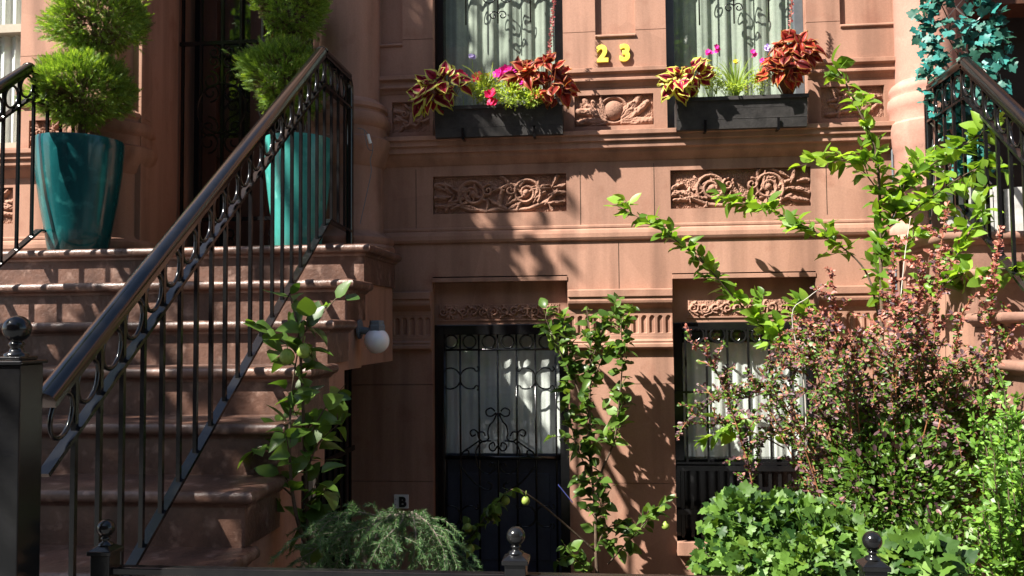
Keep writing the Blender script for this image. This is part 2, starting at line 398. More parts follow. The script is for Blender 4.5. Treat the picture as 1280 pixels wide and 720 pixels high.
def sill_course(parent, a, b_, mat=STONE):
    Z = lambda y: zz(y)
    course(parent, a, b_, [(.004, Z(84)), (.04, Z(86)), (.04, Z(91)), (.02, Z(93)), (.02, Z(98)), (.03, Z(98.5)), (.03, Z(101.5)), (.012, Z(104)), (.003, Z(108))], mat=mat)
big_course(house, XA, XB); low_course(house, XA, XB)
for a, b_ in ((XA, uw[0][0]), (uw[0][1], uw[1][0]), (uw[1][1], XB)): sill_course(house, a, b_)

# lintel recesses over the lower openings
for k, (a, b_, c, d) in enumerate(lo):
    mb = MB()
    zf = d-.036
    mb.box(a, b_, D-.006, D+.2, d-.034, d-.008)                     # fillet under the recess edge
    mb.box(a, b_, D+.075, D+.3, zlt, d-.034)
    mb.build('lintel', STONE, house, bevel=.002)
    pl = rect(548, 380, 700, 399, D+.07) if k == 0 else rect(860, 374, 1000, 395, D+.07)
    mb = MB(); mb.box(pl[0]-.01, pl[1]+.01, D+.066, D+.08, pl[2]-.008, pl[2]+.001); mb.build('lintel_fillet', STONE, house)
    relief(pl[0], pl[1], pl[2], pl[3], D+.0745, .02, 'lintel', house, 31+k)

# fluted capitals on the piers
def capital(parent, a, b_):
    Z = lambda y: zz(y, 775)
    course(parent, a, b_, [(.004, Z(361)), (.062, Z(362.5)), (.062, Z(371)), (.05, Z(371.5)), (.054, Z(376)), (.05, Z(379)), (.03, Z(383)), (.012, Z(386)), (.012, Z(392))], 'capital_cornice')
    course(parent, a, b_, [(.014, Z(419)), (.014, Z(424)), (.03, Z(426)), (.03, Z(427.5)), (.024, Z(428)), (.038, Z(430)), (.038, Z(434)), (.004, Z(437))], 'capital_base')
    z1, z0 = Z(392), Z(419); n = max(3, int(round((b_-a)/.049))); w_ = (b_-a)/n
    nx, nz = n*14, 26
    u, v = np.meshgrid(np.linspace(0, b_-a, nx), np.linspace(0, z1-z0, nz))
    ph = (u/w_) % 1.0; r = np.abs(ph-.5)*w_; hw = w_*.32
    top = (z1-z0)-.012-hw; bot = .014
    dd = np.where(v > top, np.hypot(r, v-top), np.where(v < bot, 9, r))
    g_ = -.016*np.sqrt(np.clip(1-(dd/hw)**2, 0, 1))
    V = np.stack([a+u, D-.012-g_, z0+v], -1).reshape(-1, 3)
    i, j = np.meshgrid(np.arange(nx-1), np.arange(nz-1)); k = (j*nx+i).ravel()
    mb = MB(); mb.v = V.tolist(); mb.f = np.stack([k, k+1, k+nx+1, k+nx], -1).tolist(); mb.m = [0]*len(mb.f)
    # sides
    mb.box(a, a+.0005, D-.011, D, z0, z1); mb.box(b_-.0005, b_, D-.011, D, z0, z1)
    mb.build('fluted_frieze', STONE, parent)
capital(house, lo[0][1]+.004, lo[1][0]-.004)
capital(house, xx(482, 410), lo[0][0]-.004)
capital(house, lo[1][1]+.004, xx(1112, 400))

# ---- upper windows
def folds(x0, x1, z0, z1, y, amp, freq, seed, spread=0, nx=240):
    R = np.random.default_rng(seed); u = np.linspace(0, 1, nx); ph = np.cumsum(R.uniform(.4, 1.6, nx)); ph = ph/ph[-1]*freq*2*math.pi
    off = amp*(np.sin(ph)+.35*np.sin(2.3*ph+1)); mb = MB(); nz = 10
    vs = []
    for j in range(nz+1):
        t_ = j/nz
        for i in range(nx):
            vs.append((x0+(x1-x0)*u[i]+spread*math.sin(ph[i]*.5)*(1-t_)*.01, y+off[i]*(.45+.55*(1-t_)), z0+(z1-z0)*t_))
    mb.add(vs, [(j*nx+i, j*nx+i+1, (j+1)*nx+i+1, (j+1)*nx+i) for j in range(nz) for i in range(nx-1)]); return mb
def scroll_pts(cx, cz, r, a0, turns, y, sgn=1, n=22, shrink=.25): return [(p[0], y, p[1]) for p in spiral(cx, cz, r, a0, turns, n, sgn, shrink)]
for k, (a, b_, c, d) in enumerate(uw):
    wn = empty('window', (0, 0, 0)); wn.parent = house; tag(wn, 'tall upper window with sage grey curtain behind a '+('magenta and crimson' if k == 0 else 'yellow and burgundy')+' flower box')
    wn.matrix_parent_inverse = Matrix()
    wn.location = (0, 0, 0)
    mb = MB(); y1 = D+.07
    mb.box(a, a+.055, y1, y1+.12, c, d); mb.box(b_-.055, b_, y1, y1+.12, c, d); mb.box(a+.055, b_-.055, y1, y1+.12, c, c+.07); mb.box(a+.055, b_-.055, y1, y1+.12, d-.06, d)
    f_ = mb.build('frame', GREYFRAME if k else IRON, wn, bevel=.003)
    mb = MB(); mb.box(a+.05, b_-.05, y1+.04, y1+.044, c+.06, d-.05); mb.build('pane', GLASS, wn)
    folds(a+.05, b_-.05, c+.05, d-.04, y1+.075, .014, 6.5, 3+k).build('curtain', CURTAIN_G, wn, smooth=True)
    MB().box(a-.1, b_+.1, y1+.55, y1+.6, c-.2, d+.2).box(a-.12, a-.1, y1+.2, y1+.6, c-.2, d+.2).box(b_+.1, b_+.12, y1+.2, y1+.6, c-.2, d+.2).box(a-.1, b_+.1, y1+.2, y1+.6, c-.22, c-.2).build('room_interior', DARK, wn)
    # iron guard: bars and scrolls
    mb = MB(); yg = D+.045; cx = (a+b_)/2
    for q in range(1, 4):
        X_ = a+(b_-a)*q/4; mb.tube([(X_, yg, zz(26, 622 if k == 0 else 921)), (X_, yg, d)], .0045, 6)
    zb = at(622 if k == 0 else 921, 12 if k == 0 else 2, D).z
    for sg in (-1, 1):
        mb.tube(scroll_pts(cx+sg*.028, zb-.02, .03, math.pi/2+sg*1.4, 1.2, yg, -sg), .004, 6)
        mb.tube(scroll_pts(cx+sg*.06, zb+.1, .055, math.pi/2, 1.3, yg, sg), .004, 6)
        mb.tube(scroll_pts(cx+sg*.2, zb+.16, .045, math.pi/2, 1.3, yg, -sg), .004, 6)
    mb.bar((a, yg, zb+.26), (b_, yg, zb+.26), .014, .014)
    mb.build('iron_guard', IRON, wn, smooth=True)

# ---- lower openings
def ring(mb, c, r, t_, axis='y', n=20, m=0):
    pts = []
    for i in range(n+1):
        a = 2*math.pi*i/n; pts.append((c[0]+r*math.cos(a), c[1], c[2]+r*math.sin(a)) if axis == 'y' else (c[0], c[1]+r*math.cos(a), c[2]+r*math.sin(a)))
    mb.tube(pts, t_, 6, m, caps=False)
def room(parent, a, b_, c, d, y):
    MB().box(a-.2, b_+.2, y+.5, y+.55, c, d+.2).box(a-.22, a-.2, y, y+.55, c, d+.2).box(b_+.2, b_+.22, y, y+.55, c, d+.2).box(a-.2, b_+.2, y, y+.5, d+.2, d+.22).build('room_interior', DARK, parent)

a, b_, c, d = lo[0]; d = zlt
dr = empty('door', (0, 0, 0)); dr.parent = house; dr['label'] = 'ground floor door behind black scrolled iron grille with white curtain in its upper glass'
yf = D+.06
mb = MB(); fw = .058
mb.box(a, a+fw, yf, yf+.16, c, d); mb.box(b_-fw, b_, yf, yf+.16, c, d); mb.box(a+fw, b_-fw, yf, yf+.16, d-.062, d)
mb.build('frame', IRON, dr, bevel=.003)
zt = at(620, 572, yf+.05).z
mb = MB(); mb.box(a+fw, b_-fw, yf+.09, yf+.14, c, zt-.02); mb.box(a+fw+.07, b_-fw-.07, yf+.083, yf+.09, c+.2, zt-.1)
mb.box(a+fw, b_-fw, yf+.075, yf+.14, zt-.02, zt+.02); mb.build('door_panel', BLUEDOOR, dr, bevel=.003)
MB().box(a+fw, b_-fw, yf+.07, yf+.074, zt+.02, d-.062).build('pane', GLASS, dr)
folds(a+fw, b_-fw, zt+.01, d-.05, yf+.1, .009, 6.5, 9).build('curtain', CURTAIN_W, dr, smooth=True)
room(dr, a, b_, c, d, yf+.17)
mb = MB(); yg = yf+.02; P = lambda x, y: at(x, y, yg)
ztop, zr, zmid = P(620, 417).z, P(620, 437).z, P(620, 572).z
for px in (575.5, 599, 622.5, 646, 669.5, 695, 556):
    X_ = P(px, 500).x; mb.bar((X_, yg, c), (X_, yg, ztop), .011, .011)
mb.bar((a+.02, yg, zr), (b_-.02, yg, zr), .013, .013); mb.bar((a+.02, yg, ztop), (b_-.02, yg, ztop), .013, .013); mb.bar((a+.02, yg, zmid), (b_-.02, yg, zmid), .018, .022)
for px in (564, 587, 611, 634.5, 658, 682): p = P(px, 427); ring(mb, (p.x, yg-.004, p.z), .04, .0055)
def cs(px, py, r, sg, flip=1):
    """C scroll opening sideways"""
    p = P(px, py)
    pts = []
    for i in range(25):
        t_ = i/24; an = math.radians(-115+230*t_); pts.append((p.x+sg*(-r*.9+r*math.cos(an)*1.0)+sg*0, yg-.006, p.z+r*math.sin(an)))
    mb.tube(pts, .005, 6)
    for s2 in (-1, 1):
        q = pts[-1] if s2 > 0 else pts[0]
        mb.tube([(q[0]-sg*0+v[0], yg-.006, q[2]+v[1]) for v in [( -sg*.0 + sg*-.012*(1-math.cos(k*.35))*1, -s2*.014*math.sin(k*.35)*1.0) for k in range(14)]], .0045, 6)
for px in (575.5, 669.5):
    cs(px+1, 473, .064, -1); cs(px-1, 473, .064, 1)
    cs(px+1, 645, .064, -1); cs(px-1, 645, .064, 1)
def S_(pts_px, r=.005):   # smooth curve through photo points of the grille
    pts = [P(*q) for q in pts_px]; out = []
    for i in range(len(pts)-1):
        p0, p1, p2, p3 = pts[max(i-1,0)], pts[i], pts[i+1], pts[min(i+2, len(pts)-1)]
        for k in range(6):
            t_ = k/6; out.append(.5*((2*p1)+(p2-p0)*t_+(2*p0-5*p1+4*p2-p3)*t_**2+(3*p1-p0-3*p2+p3)*t_**3))
    out.append(pts[-1]); mb.tube([(v.x, yg-.006, v.z) for v in out], r, 6)
for sg in (-1, 1):
    f = lambda x, y: (622.5+sg*(x-622.5), y)
    S_([f(626,514), f(631,510), f(637,513), f(636,519), f(630,520), f(624,516), f(628,526), f(633,532), f(635,541), f(634,548), f(640,552), f(646,548), f(647,541), f(641,540), f(638,545)])
    S_([f(646,546), f(648,540), f(653,537), f(657,540), f(655,545), f(650,543)])
    S_([f(646,551), f(656,558), f(666,565), f(669,572), f(664,571), f(659,568), f(660,563), f(665,564)])
    S_([f(631,551), f(642,552), f(649,561), f(650,572), f(646,585), f(636,592), f(628,588), f(625,582), f(630,578), f(633,583)])
    S_([f(623,557), f(627,563), f(632,562), f(633,556), f(628,553), f(626,558)])
    S_([f(669,582), f(660,594), f(648,606), f(634,612), f(630,606), f(636,602)])
mb.build('security_grille', IRON, dr, smooth=True)

a, b_, c, d = lo[1]; d = zlt
wn = empty('window', (0, 0, 0)); wn.parent = house; wn['label'] = 'ground floor window with white curtain behind black bars with rings'
mb = MB(); mb.box(a, a+fw, yf, yf+.16, c, d); mb.box(b_-fw, b_, yf, yf+.16, c, d); mb.box(a+fw, b_-fw, yf, yf+.16, d-.06, d)
zs = at(930, 574, yf).z
mb.box(a+fw, b_-fw, yf+.02, yf+.16, zs-.05, zs); mb.box(a+fw, b_-fw, yf+.1, yf+.16, c, zs-.05); mb.build('frame', IRON, wn, bevel=.003)
MB().box(a+fw, b_-fw, yf+.06, yf+.064, zs, d-.06).build('pane', GLASS, wn)
mb = MB(); zv = at(930, 425, yf).z
k = 0; x = a+fw
while x < b_-fw-.05: mb.box(x, min(x+.3, b_-fw), yf+.115, yf+.12, d-.08-.022*k, d-.064-.022*k); k += 1; x = x if k < 4 else 99
mb.box(a+fw, b_-fw, yf+.122, yf+.126, zv, d-.06); mb.build('blind', GREYFRAME, wn)
folds(a+fw, b_-fw, zs, at(930, 428, yf).z, yf+.1, .012, 6, 21).build('curtain', CURTAIN_W, wn, smooth=True)
room(wn, a, b_, c, d, yf+.22)
mb = MB(); P = lambda x, y: at(x, y, yf-.02)
yg = yf-.02
ztop, zr = P(930, 409).z, P(930, 490).z
for i in range(7):
    X_ = P(858+26.2*i, 500).x; mb.bar((X_, yg, zs-.02), (X_, yg, ztop), .0125, .0125)
    if i < 6: p = P(871+26.2*i, 419); ring(mb, (p.x, yg, p.z), .043, .007)
for z in (ztop, zr, zs-.02): mb.bar((a+.01, yg, z), (b_-.01, yg, z), .012, .014)
for i in range(15):
    X_ = P(853+12.2*i, 600).x; mb.bar((X_, yg+.005, c), (X_, yg+.005, zs-.045), .018, .012)
mb.bar((a+.01, yg-.004, zs-.05), (b_-.01, yg-.004, zs-.05), .014, .03)
zq = P(900, 640).z; mb.bar((a+.01, yg-.004, zq), (b_-.01, yg-.004, zq), .014, .03)
mb.build('security_grille', IRON, wn)
MB().box(a, b_, D-.04, D+.3, c-.08, c).build('sill', STONE, house, bevel=.004)

# ---- entrance: recess, columns, door (at landing level)
def column(parent, cx, cy, mat):
    Zp = lambda y: at(425, y, cy-.2).z
    r = .185 if mat is STONE else .165
    prof = [(0, LZ), (.275, LZ), (.275, LZ+.045), (.262, LZ+.06), (.27, LZ+.075), (.268, LZ+.10), (.245, LZ+.115), (.215, LZ+.13), (.205, LZ+.15),
            (.205, Zp(205)), (.215, Zp(203)), (.225, Zp(196)), (.25, Zp(186)), (.262, Zp(178)), (.262, Zp(171)), (.235, Zp(168)), (.232, Zp(156)),
            (.25, Zp(152)), (.255, Zp(146)), (.245, Zp(139)), (.225, Zp(137)), (.222, Zp(134)), (.235, Zp(131)), (.232, Zp(126)), (.21, Zp(122)), (r, Zp(118)), (r*.99, Zp(60)), (r*.96, 5.2), (0, 5.2)]
    if mat is not STONE: prof = [((r+(q-r)*.55 if q > r else q), z) for q, z in prof]
    mb = MB(); mb.lathe((cx, cy, 0), prof, 48); return mb.build('column', mat, parent, smooth='auto')
column(house, -1.56, 5.0, STONE); column(house, -3.1, 5.0, STONE)
mb = MB()
mb.box(-1.77, -1.622, D-.12, 5.62, LZ-.3, TOP)            # right jamb
mb.box(-3.27, -2.87, D-.12, 5.62, -.1, TOP)                # left jamb
mb.box(-2.87, -1.77, D-.12, 5.62, 4.6, TOP)
mb.build('entrance_surround', STONE, house, bevel=.004)
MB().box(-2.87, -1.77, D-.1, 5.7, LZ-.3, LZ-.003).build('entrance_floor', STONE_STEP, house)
MB().box(-2.87, -1.77, 5.6, 5.65, LZ, 4.6).build('vestibule_back', DARK, house)
ed = empty('door', (0, 0, 0)); ed.parent = house; ed['label'] = 'dark wooden entrance door with iron lattice behind the topiaries'
mb = MB(); yd = 5.5
for x0_, x1_ in ((-2.78, -2.66), (-2.42, -2.32), (-1.95, -1.85)): mb.box(x0_, x1_, yd, yd+.06, LZ, 4.3)
for z0_, z1_ in ((LZ, LZ+.12), (LZ+.75, LZ+.88), (4.2, 4.3)): mb.box(-2.66, -1.95, yd+.005, yd+.055, z0_, z1_)
mb.box(-2.66, -1.95, yd+.03, yd+.04, LZ+.12, LZ+.75); mb.build('door_leaf', DOORWOOD, ed, bevel=.004)
MB().box(-2.66, -1.95, yd+.04, yd+.044, LZ+.88, 4.2).build('pane', GLASS, ed)
mb = MB()
for x_ in np.arange(-2.3, -1.95, .055): mb.bar((x_, yd+.02, LZ+.88), (x_, yd+.02, 4.2), .008, .008)
for z_ in np.arange(LZ+.95, 4.2, .09): mb.bar((-2.32, yd+.024, z_), (-1.95, yd+.024, z_), .008, .008)
mb.build('lattice', IRON, ed)
# vestibule iron gate in front of the door
mb = MB(); yg = 5.38
for x_ in (-2.84, -2.71, -2.56, -2.43, -2.28, -2.13, -1.98, -1.83): mb.bar((x_, yg, LZ+.02), (x_, yg, 4.5), .018, .018)
for z_ in (LZ+.05, LZ+.3, 3.55, 4.4): mb.bar((-2.86, yg, z_), (-1.79, yg, z_), .02, .026)
for cx in (-2.56, -2.13):
    for cz, r in ((2.92, .1), (3.25, .085), (3.45, .06), (LZ+.17, .07)):
        for sg in (-1, 1):
            for vz in (-1, 1):
                mb.tube(scroll_pts(cx+sg*r*.9, cz+vz*r*.5, r*.75, math.pi/2*vz, 1.35, yg-.012, sg*vz), .0065, 6)
    ring(mb, (cx, yg-.012, 3.1), .17, .007, n=28)
mb.build('iron_gate', IRON, ed, smooth='auto')

# ================================================================== NEIGHBOUR HOUSES
nr = empty('brownstone_house', (0, D, 0), 'pinkish brownstone house at the right edge with pale column beside ivy trellis', 'house', 'brownstone row houses')
mb = MB(); wall_mesh(mb, XB, 2.12, -.1, TOP, D+.002, zj=[zz(38), zz(480)], deep=.3)
wall_mesh(mb, 3.45, 7.5, -.1, TOP, D, deep=.3)
mb.box(2.12, 3.45, D, D+.3, -.1, LZ-.05); mb.build('wall', STONE_PINK, nr)
column(nr, 1.86, 5.0, STONE_PINK); column(nr, 3.55, 5.0, STONE_PINK)
MB().box(2.12, 3.45, D, 5.7, LZ-.05, LZ-.003).build('entrance_floor', STONE_STEP, nr)
MB().box(2.02, 2.12, D+.301, 5.7, LZ-.05, TOP).box(3.45, 3.55, D+.301, 5.7, LZ-.05, TOP).build('entrance_reveal', STONE, nr)
mb = MB(); mb.box(2.12, 3.45, 5.55, 5.6, LZ, 3.55); mb.build('door', BLACKP, nr)
MB().box(2.12, 3.45, 5.3, 5.6, 3.55, TOP).build('transom_beam', DOORWOOD, nr)
nl = empty('brownstone_house', (0, D, 0), 'brownstone house at the left edge with tall pale sash window', 'house', 'brownstone row houses')
zl1 = at(10, 185, D).z
lwin = (-4.6, xx(25, 100), zl1, 4.6)
lrel = [rect(36, 150, 75, 190), rect(-40, 235, 16, 280)]
mb = MB(); wall_mesh(mb, -7.5, -3.27, -.1, TOP, D, holes=lrel, through=[lwin], zj=[zz(38), zz(480)], deep=.3); mb.build('wall', STONE, nl)
for q in lrel: relief(*q, D+.03, .03, 'mask', nl, 44)
big_course(nl, -7.5, -3.27); low_course(nl, -7.5, -3.27)
sill_course(nl, lwin[1], -3.27)
wn = empty('window', (0, 0, 0)); wn.parent = nl
zb = at(10, 34, D+.1).z; a, b_, c, d = lwin
mb = MB(); mb.box(a, a+.05, D+.1, D+.2, c, d); mb.box(b_-.05, b_, D+.1, D+.2, c, d); mb.box(a+.05, b_-.05, D+.1, D+.2, c, c+.06); mb.box(a+.05, b_-.05, D+.1, D+.2, zb-.035, zb+.02)
mb.build('frame', mottled('taupe_sash_paint', (.3,.26,.2), (.38,.33,.26), .6), wn)
MB().box(a+.05, b_-.05, D+.14, D+.144, c+.06, zb-.035).box(a+.05, b_-.05, D+.11, D+.114, zb+.02, d).build('pane', GLASS, wn)
folds(a+.05, b_-.05, c+.05, d, D+.18, .02, 8, 33).build('curtain', CURTAIN_W, wn, smooth=True)  # added curtain, its white stands in for sky reflected in the glass
room(wn, a, b_, c, d, D+.27)

# ================================================================== STOOPS
def nose_profile(y, z, t=.045):
    """rounded nosing, front at y, top at z; goes back to y+0.36"""
    pts = [(y+.36, z), (y+.012, z)]
    for k in range(1, 8):
        a = math.pi/2+math.pi*k/8; pts.append((y+t/2+math.cos(a)*t/2, z-t/2+math.sin(a)*t/2))
    pts += [(y+t/2, z-t), (y+.035, z-t-.006), (y+.04, z-t-.014), (y+.36, z-t-.014)]
    return pts
def stoop(label, xl, xr, openside, mat, matside, nst=9):
    st = empty('stoop', ((xl+xr)/2, Y0, 0), label, 'stoop', 'stoops in front of the row houses')
    for k in range(nst+1):
        y = Y0-TREAD*k; z = LZ-RISE*k
        back = D-.121 if k == 0 else y+.36
        mb = MB(); t = .046
        # nosing slab with rounded edges on front and both sides
        segs = [(0, 0)]+[(t/2*(1-math.sin(math.pi*q/8)), -t/2+t/2*math.cos(math.pi*q/8)) for q in range(0, 9)]
        prev = None; loops = []
        for ins, dz in segs[1:]+[(.032, -t-.008), (.036, -t-.016)]:
            loops.append([(xl+ins, y+ins, z+dz), (xr-ins, y+ins, z+dz), (xr-ins, back, z+dz), (xl+ins, back, z+dz)])
        vs = [p for l in loops for p in l]; fs = [(3, 2, 1, 0)[::-1]]
        for i in range(len(loops)-1):
            for j in range(4): fs.append((i*4+j, (i+1)*4+j, (i+1)*4+(j+1) % 4, i*4+(j+1) % 4))
        fs.append(tuple(range(len(vs)-4, len(vs)))[::-1]); mb.add(vs, fs)
        # riser block
        mb.box(xl+.045, xr-.045, y+.045, back, z-RISE-.001, z-t-.015)
        mb.build('step', mat, st, smooth='auto', bevel=0)
    # side walls under the flight, with the opening to the areaway door on the open side
    for s_ in ('l', 'r'):
        x0_, x1_ = (xl+.06, xl+.26) if s_ == 'l' else (xr-.26, xr-.06)
        mb = MB()
        for k in range(nst+1):
            y = Y0-TREAD*k+.05; z = LZ-RISE*(k+1); back = (D-.121 if k == 0 else y+TREAD)
            zb_ = -.05
            if s_ == openside:
                if k == 0: zb_ = at(440, 454, 4.6).z
                elif k <= 3: zb_ = min(z-.02, at(440, 454, 4.6).z-(0, .01, .2, .42)[k])
            mb.box(x0_, x1_, y, back, zb_, z-.002)
        mb.build('side_wall', matside, st)
    if openside:
        xg = xr-.3 if openside == 'r' else xl+.3
        mb = MB()
        for y_ in np.arange(Y0-TREAD*2+.1, D-.1, .1): mb.bar((xg, y_, -.02), (xg, y_, LZ-.4), .016, .016)
        for z_ in (.2, .9, 1.45): mb.bar((xg, Y0-TREAD*2+.05, z_), (xg, D-.12, z_), .02, .03)
        mb.build('areaway_gate', IRON, st)
        MB().box(xl+.3, xr-.34, Y0-.5, D-.1, -.02, LZ-.45).build('understair_shade_block', DARK, st)  # near-black block stands in for the shade of the open space below
    return st
stoop('worn brownstone steps with rounded nosings at left, leading up to turquoise pots', -3.4, -1.215, 'r', STONE_STEP, STONE)
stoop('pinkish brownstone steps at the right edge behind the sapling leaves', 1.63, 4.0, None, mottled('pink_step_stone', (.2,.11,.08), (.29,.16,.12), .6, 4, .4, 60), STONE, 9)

# ================================================================== STOOP RAILINGS
_p1 = at(402, 60, 4.24); XR = _p1.x; _p2 = at(55, 492, X=XR); _q1 = at(410, 275, X=XR); _q2 = at(165, 705, X=XR)
HZ = _p1.z-EYE-.02; RSL = (_p1.z-_p2.z)/(_p1.y-_p2.y); BSL = (_q1.z-_q2.z)/(_q1.y-_q2.y)
YE = min(4.73, at(446, 105, X=XR).y); print('YE', YE, 'XR', XR)
def railing(X, label, hz=HZ, newel=True, drop=1):
    yt, zt_ = Y0, EYE+hz; yb = _p2.y+.002; sl = RSL; zb_ = zt_-sl*(yt-yb)
    r = empty('stoop_railing', (X, yt, LZ), label, 'railing', 'iron railings of the stoops')
    ye = YE
    # moulded handrail
    def rail(p, q, wt, ht, name):
        p, q = Vector(p), Vector(q); t_ = (q-p).normalized(); u = Vector((1,0,0)); n_ = u.cross(t_)
        if n_.z < 0: n_ = -n_
        prof = [(-.5,-.15),(-.5,.15),(-.36,.38),(-.15,.5),(.15,.5),(.36,.38),(.5,.15),(.5,-.15),(.38,-.28),(.38,-.5),(-.38,-.5),(-.38,-.28)]
        vs = [c+u*a*wt+n_*b*ht for c in (p, q) for a, b in prof]; n = len(prof)
        return vs, [(i, (i+1) % n, n+(i+1) % n, n+i) for i in range(n)]+[tuple(range(n)), tuple(range(n, 2*n))[::-1]]
    mb = MB()
    for p, q in (((X, yb, zb_), (X, yt+.012, zt_+.009)), ((X, yt-.012, zt_), (X, ye-.06, zt_))): mb.add(*rail(p, q, .062, .05, ''))
    # rounded drop at the back end
    mb.tube([(X, ye-.07, zt_), (X, ye-.03, zt_-.01), (X, ye-.005, zt_-.04), (X, ye, zt_-.09), (X, ye, LZ+.0)], .022, 10)
    mb.build('handrail', IRON_RAIL, r, smooth='auto')
    # secondary rail under the rings
    dz = .175
    mb = MB(); mb.bar((X, yb, zb_-dz-.02), (X, yt, zt_-dz), .034, .012); mb.bar((X, yt, zt_-dz), (X, ye, zt_-dz), .034, .012)
    mb.build('ring_rail', IRON, r)
    ybk, zbk, lsl = _q1.y, _q1.z+(hz-HZ)*drop, BSL
    mb = MB(); mb.bar((X, yb, zbk-lsl*(ybk-yb)), (X, ybk, zbk), .036, .012); mb.bar((X, ybk, zbk), (X, ye, zbk-.02), .036, .012)
    mb.build('bottom_rail', IRON, r)
    n = int((ye-yb)/.115)
    for i in range(n+1):
        y = ye-.04-.115*(i+.5)
        if y < yb+.02: break
        ztop = zt_-.02 if y > yt else zt_-sl*(yt-y)-.02
        zbot = zbk-.01 if y > ybk else zbk-lsl*(ybk-y)
        MB().bar((X, y, zbot), (X, y, ztop), .014, .014).build('baluster', IRON, r)
        yr = y-.0575
        if yr < yb+.03: continue
        zr_ = zt_-.095 if yr > yt else zt_-sl*(yt-yr)-.1
        mb = MB(); pts = []
        shear = 0 if yr > yt else sl
        for k in range(21):
            a = 2*math.pi*k/20; yy = .047*math.cos(a); pts.append((X, yr+yy, zr_+.058*math.sin(a)+shear*yy*.55))
        mb.tube(pts, .007, 6, caps=False); mb.build('ring', IRON, r, smooth=True)
    if newel:
        Xr_ = X+.012; yf_, yk_ = at(23, 600, X=Xr_).y, at(52, 600, X=Xr_).y; w_ = (yk_-yf_)/2; yn = (yf_+yk_)/2; Xn = Xr_-w_; zc = at(30, 455, yn).z
        mb = MB(); mb.box(Xn-w_, Xn+w_, yn-w_, yn+w_, 0, zc); mb.box(Xn-w_-.008, Xn+w_+.008, yn-w_-.008, yn+w_+.008, zc, zc+.01)
        mb.box(Xn-w_*.8, Xn+w_*.8, yn-w_*.8, yn+w_*.8, zc+.01, zc+.02)
        nw = mb.build('newel_post', IRON, r, bevel=.003)
        mb = MB(); mb.lathe((Xn, yn, zc+.02), [(.03,0),(.03,.006),(.018,.012),(.014,.022),(.02,.03),(.016,.037)]+[(max(1e-4,.034*math.sin(math.pi*k/14+.35*(1-k/14))), .07-.034*math.cos(math.pi*k/14+.35*(1-k/14))) for k in range(15)], 24)
        mb.build('ball_finial', IRON, nw, smooth=True)
    return r
railing(XR, 'black iron stoop railing in the left foreground ending in a square ball-topped newel')
railing(-3.12, 'iron railing at the left edge, beside the shade-darkened left pot', newel=False, hz=HZ-.02)
_r1 = at(1207, 73, Y0); railing(_r1.x, 'iron railing of the right hand stoop crossing the blue-green ivy', newel=False, hz=_r1.z-EYE-.02, drop=0)

# ================================================================== FRONT FENCE
YF = 2.2
fn = empty('front_fence', (0, YF, 0), 'low black iron garden fence along the bottom with ball-topped posts', 'fence')
zrail = at(645, 716.5, YF).z
xp = [at(132, 690, YF).x, at(645, 690, YF).x, at(1091, 700, YF).x]; xp.append(xp[2]+.95)
MB().box(xp[0]+.0, 3.5, YF-.016, YF+.016, zrail-.022, zrail).box(xp[0], 3.5, YF-.012, YF+.012, .12, .14).build('top_rail', IRON, fn, bevel=.004)
for i, x_ in enumerate(xp):
    hw = .034; zp = at(132 if i == 0 else 645, 686 if i == 0 else 697, YF).z
    mb = MB(); mb.box(x_-hw*.8, x_+hw*.8, YF-hw*.8-.0, YF+hw*.8, 0, zp-.012); mb.box(x_-hw, x_+hw, YF-hw, YF+hw, zp-.012, zp)
    mb.add([(x_-hw*.95, YF-hw*.95, zp), (x_+hw*.95, YF-hw*.95, zp), (x_+hw*.95, YF+hw*.95, zp), (x_-hw*.95, YF+hw*.95, zp)]+[(x_+a*.012, YF+b*.012, zp+.014) for a, b in ((-1,-1),(1,-1),(1,1),(-1,1))],
           [(0,1,5,4),(1,2,6,5),(2,3,7,6),(3,0,4,7),(4,5,6,7)])
    ps = mb.build('post', IRON, fn, bevel=.002)
    mb = MB(); mb.lathe((x_, YF, zp+.012), [(.02,0),(.019,.004),(.01,.008),(.009,.013),(.014,.017),(.01,.021)]+[(max(1e-4,.024*math.sin(math.pi*k/14+.35*(1-k/14))), .044-.024*math.cos(math.pi*k/14+.35*(1-k/14))) for k in range(15)], 24)
    mb.build('ball_finial', IRON, ps, smooth=True)
x_ = xp[0]+.12
while x_ < 3.4:
    if min(abs(x_-p) for p in xp) > .05: MB().bar((x_, YF, .13), (x_, YF, zrail-.01), .014, .014).build('picket', IRON, fn)
    x_ += .12

# ================================================================== POTS AND TOPIARIES
def pot(name, c, rt, h, mat, label):
    prof = [(0, 0), (rt*.62, 0), (rt*.66, .01), (rt*.74, h*.2), (rt*.86, h*.45), (rt*.95, h*.7), (rt*.99, h*.9), (rt, h*.97), (rt*.985, h), (rt*.93, h), (rt*.91, h*.96), (rt*.89, h*.88)]
    o = empty('glazed_pot', c, label, 'pot', 'glazed pots on the landing')
    MB().lathe(c, prof, 48).build('pot_body', mat, o, smooth='auto')
    MB().lathe(c, [(rt*.9, h*.92), (rt*.4, h*.935), (.001, h*.94)], 24).build('soil', SOIL, o)
    return o
pl_c = at(99, 240, 4.52); pr_c = at(373, 240, 4.62)
pl_c.z = pr_c.z = LZ+.001
hl = at(99, 176, 4.5).z-LZ; hr = at(373, 174, 4.6).z-LZ
pot('pl', pl_c, .235, hl, GLAZE_SHADED, 'large turquoise glazed pot at left, shade darkened into its glaze, with leaf shadows')
pot('pr', pr_c, .192, hr, GLAZE_R, 'bright turquoise glazed pot seen through the railing balusters')

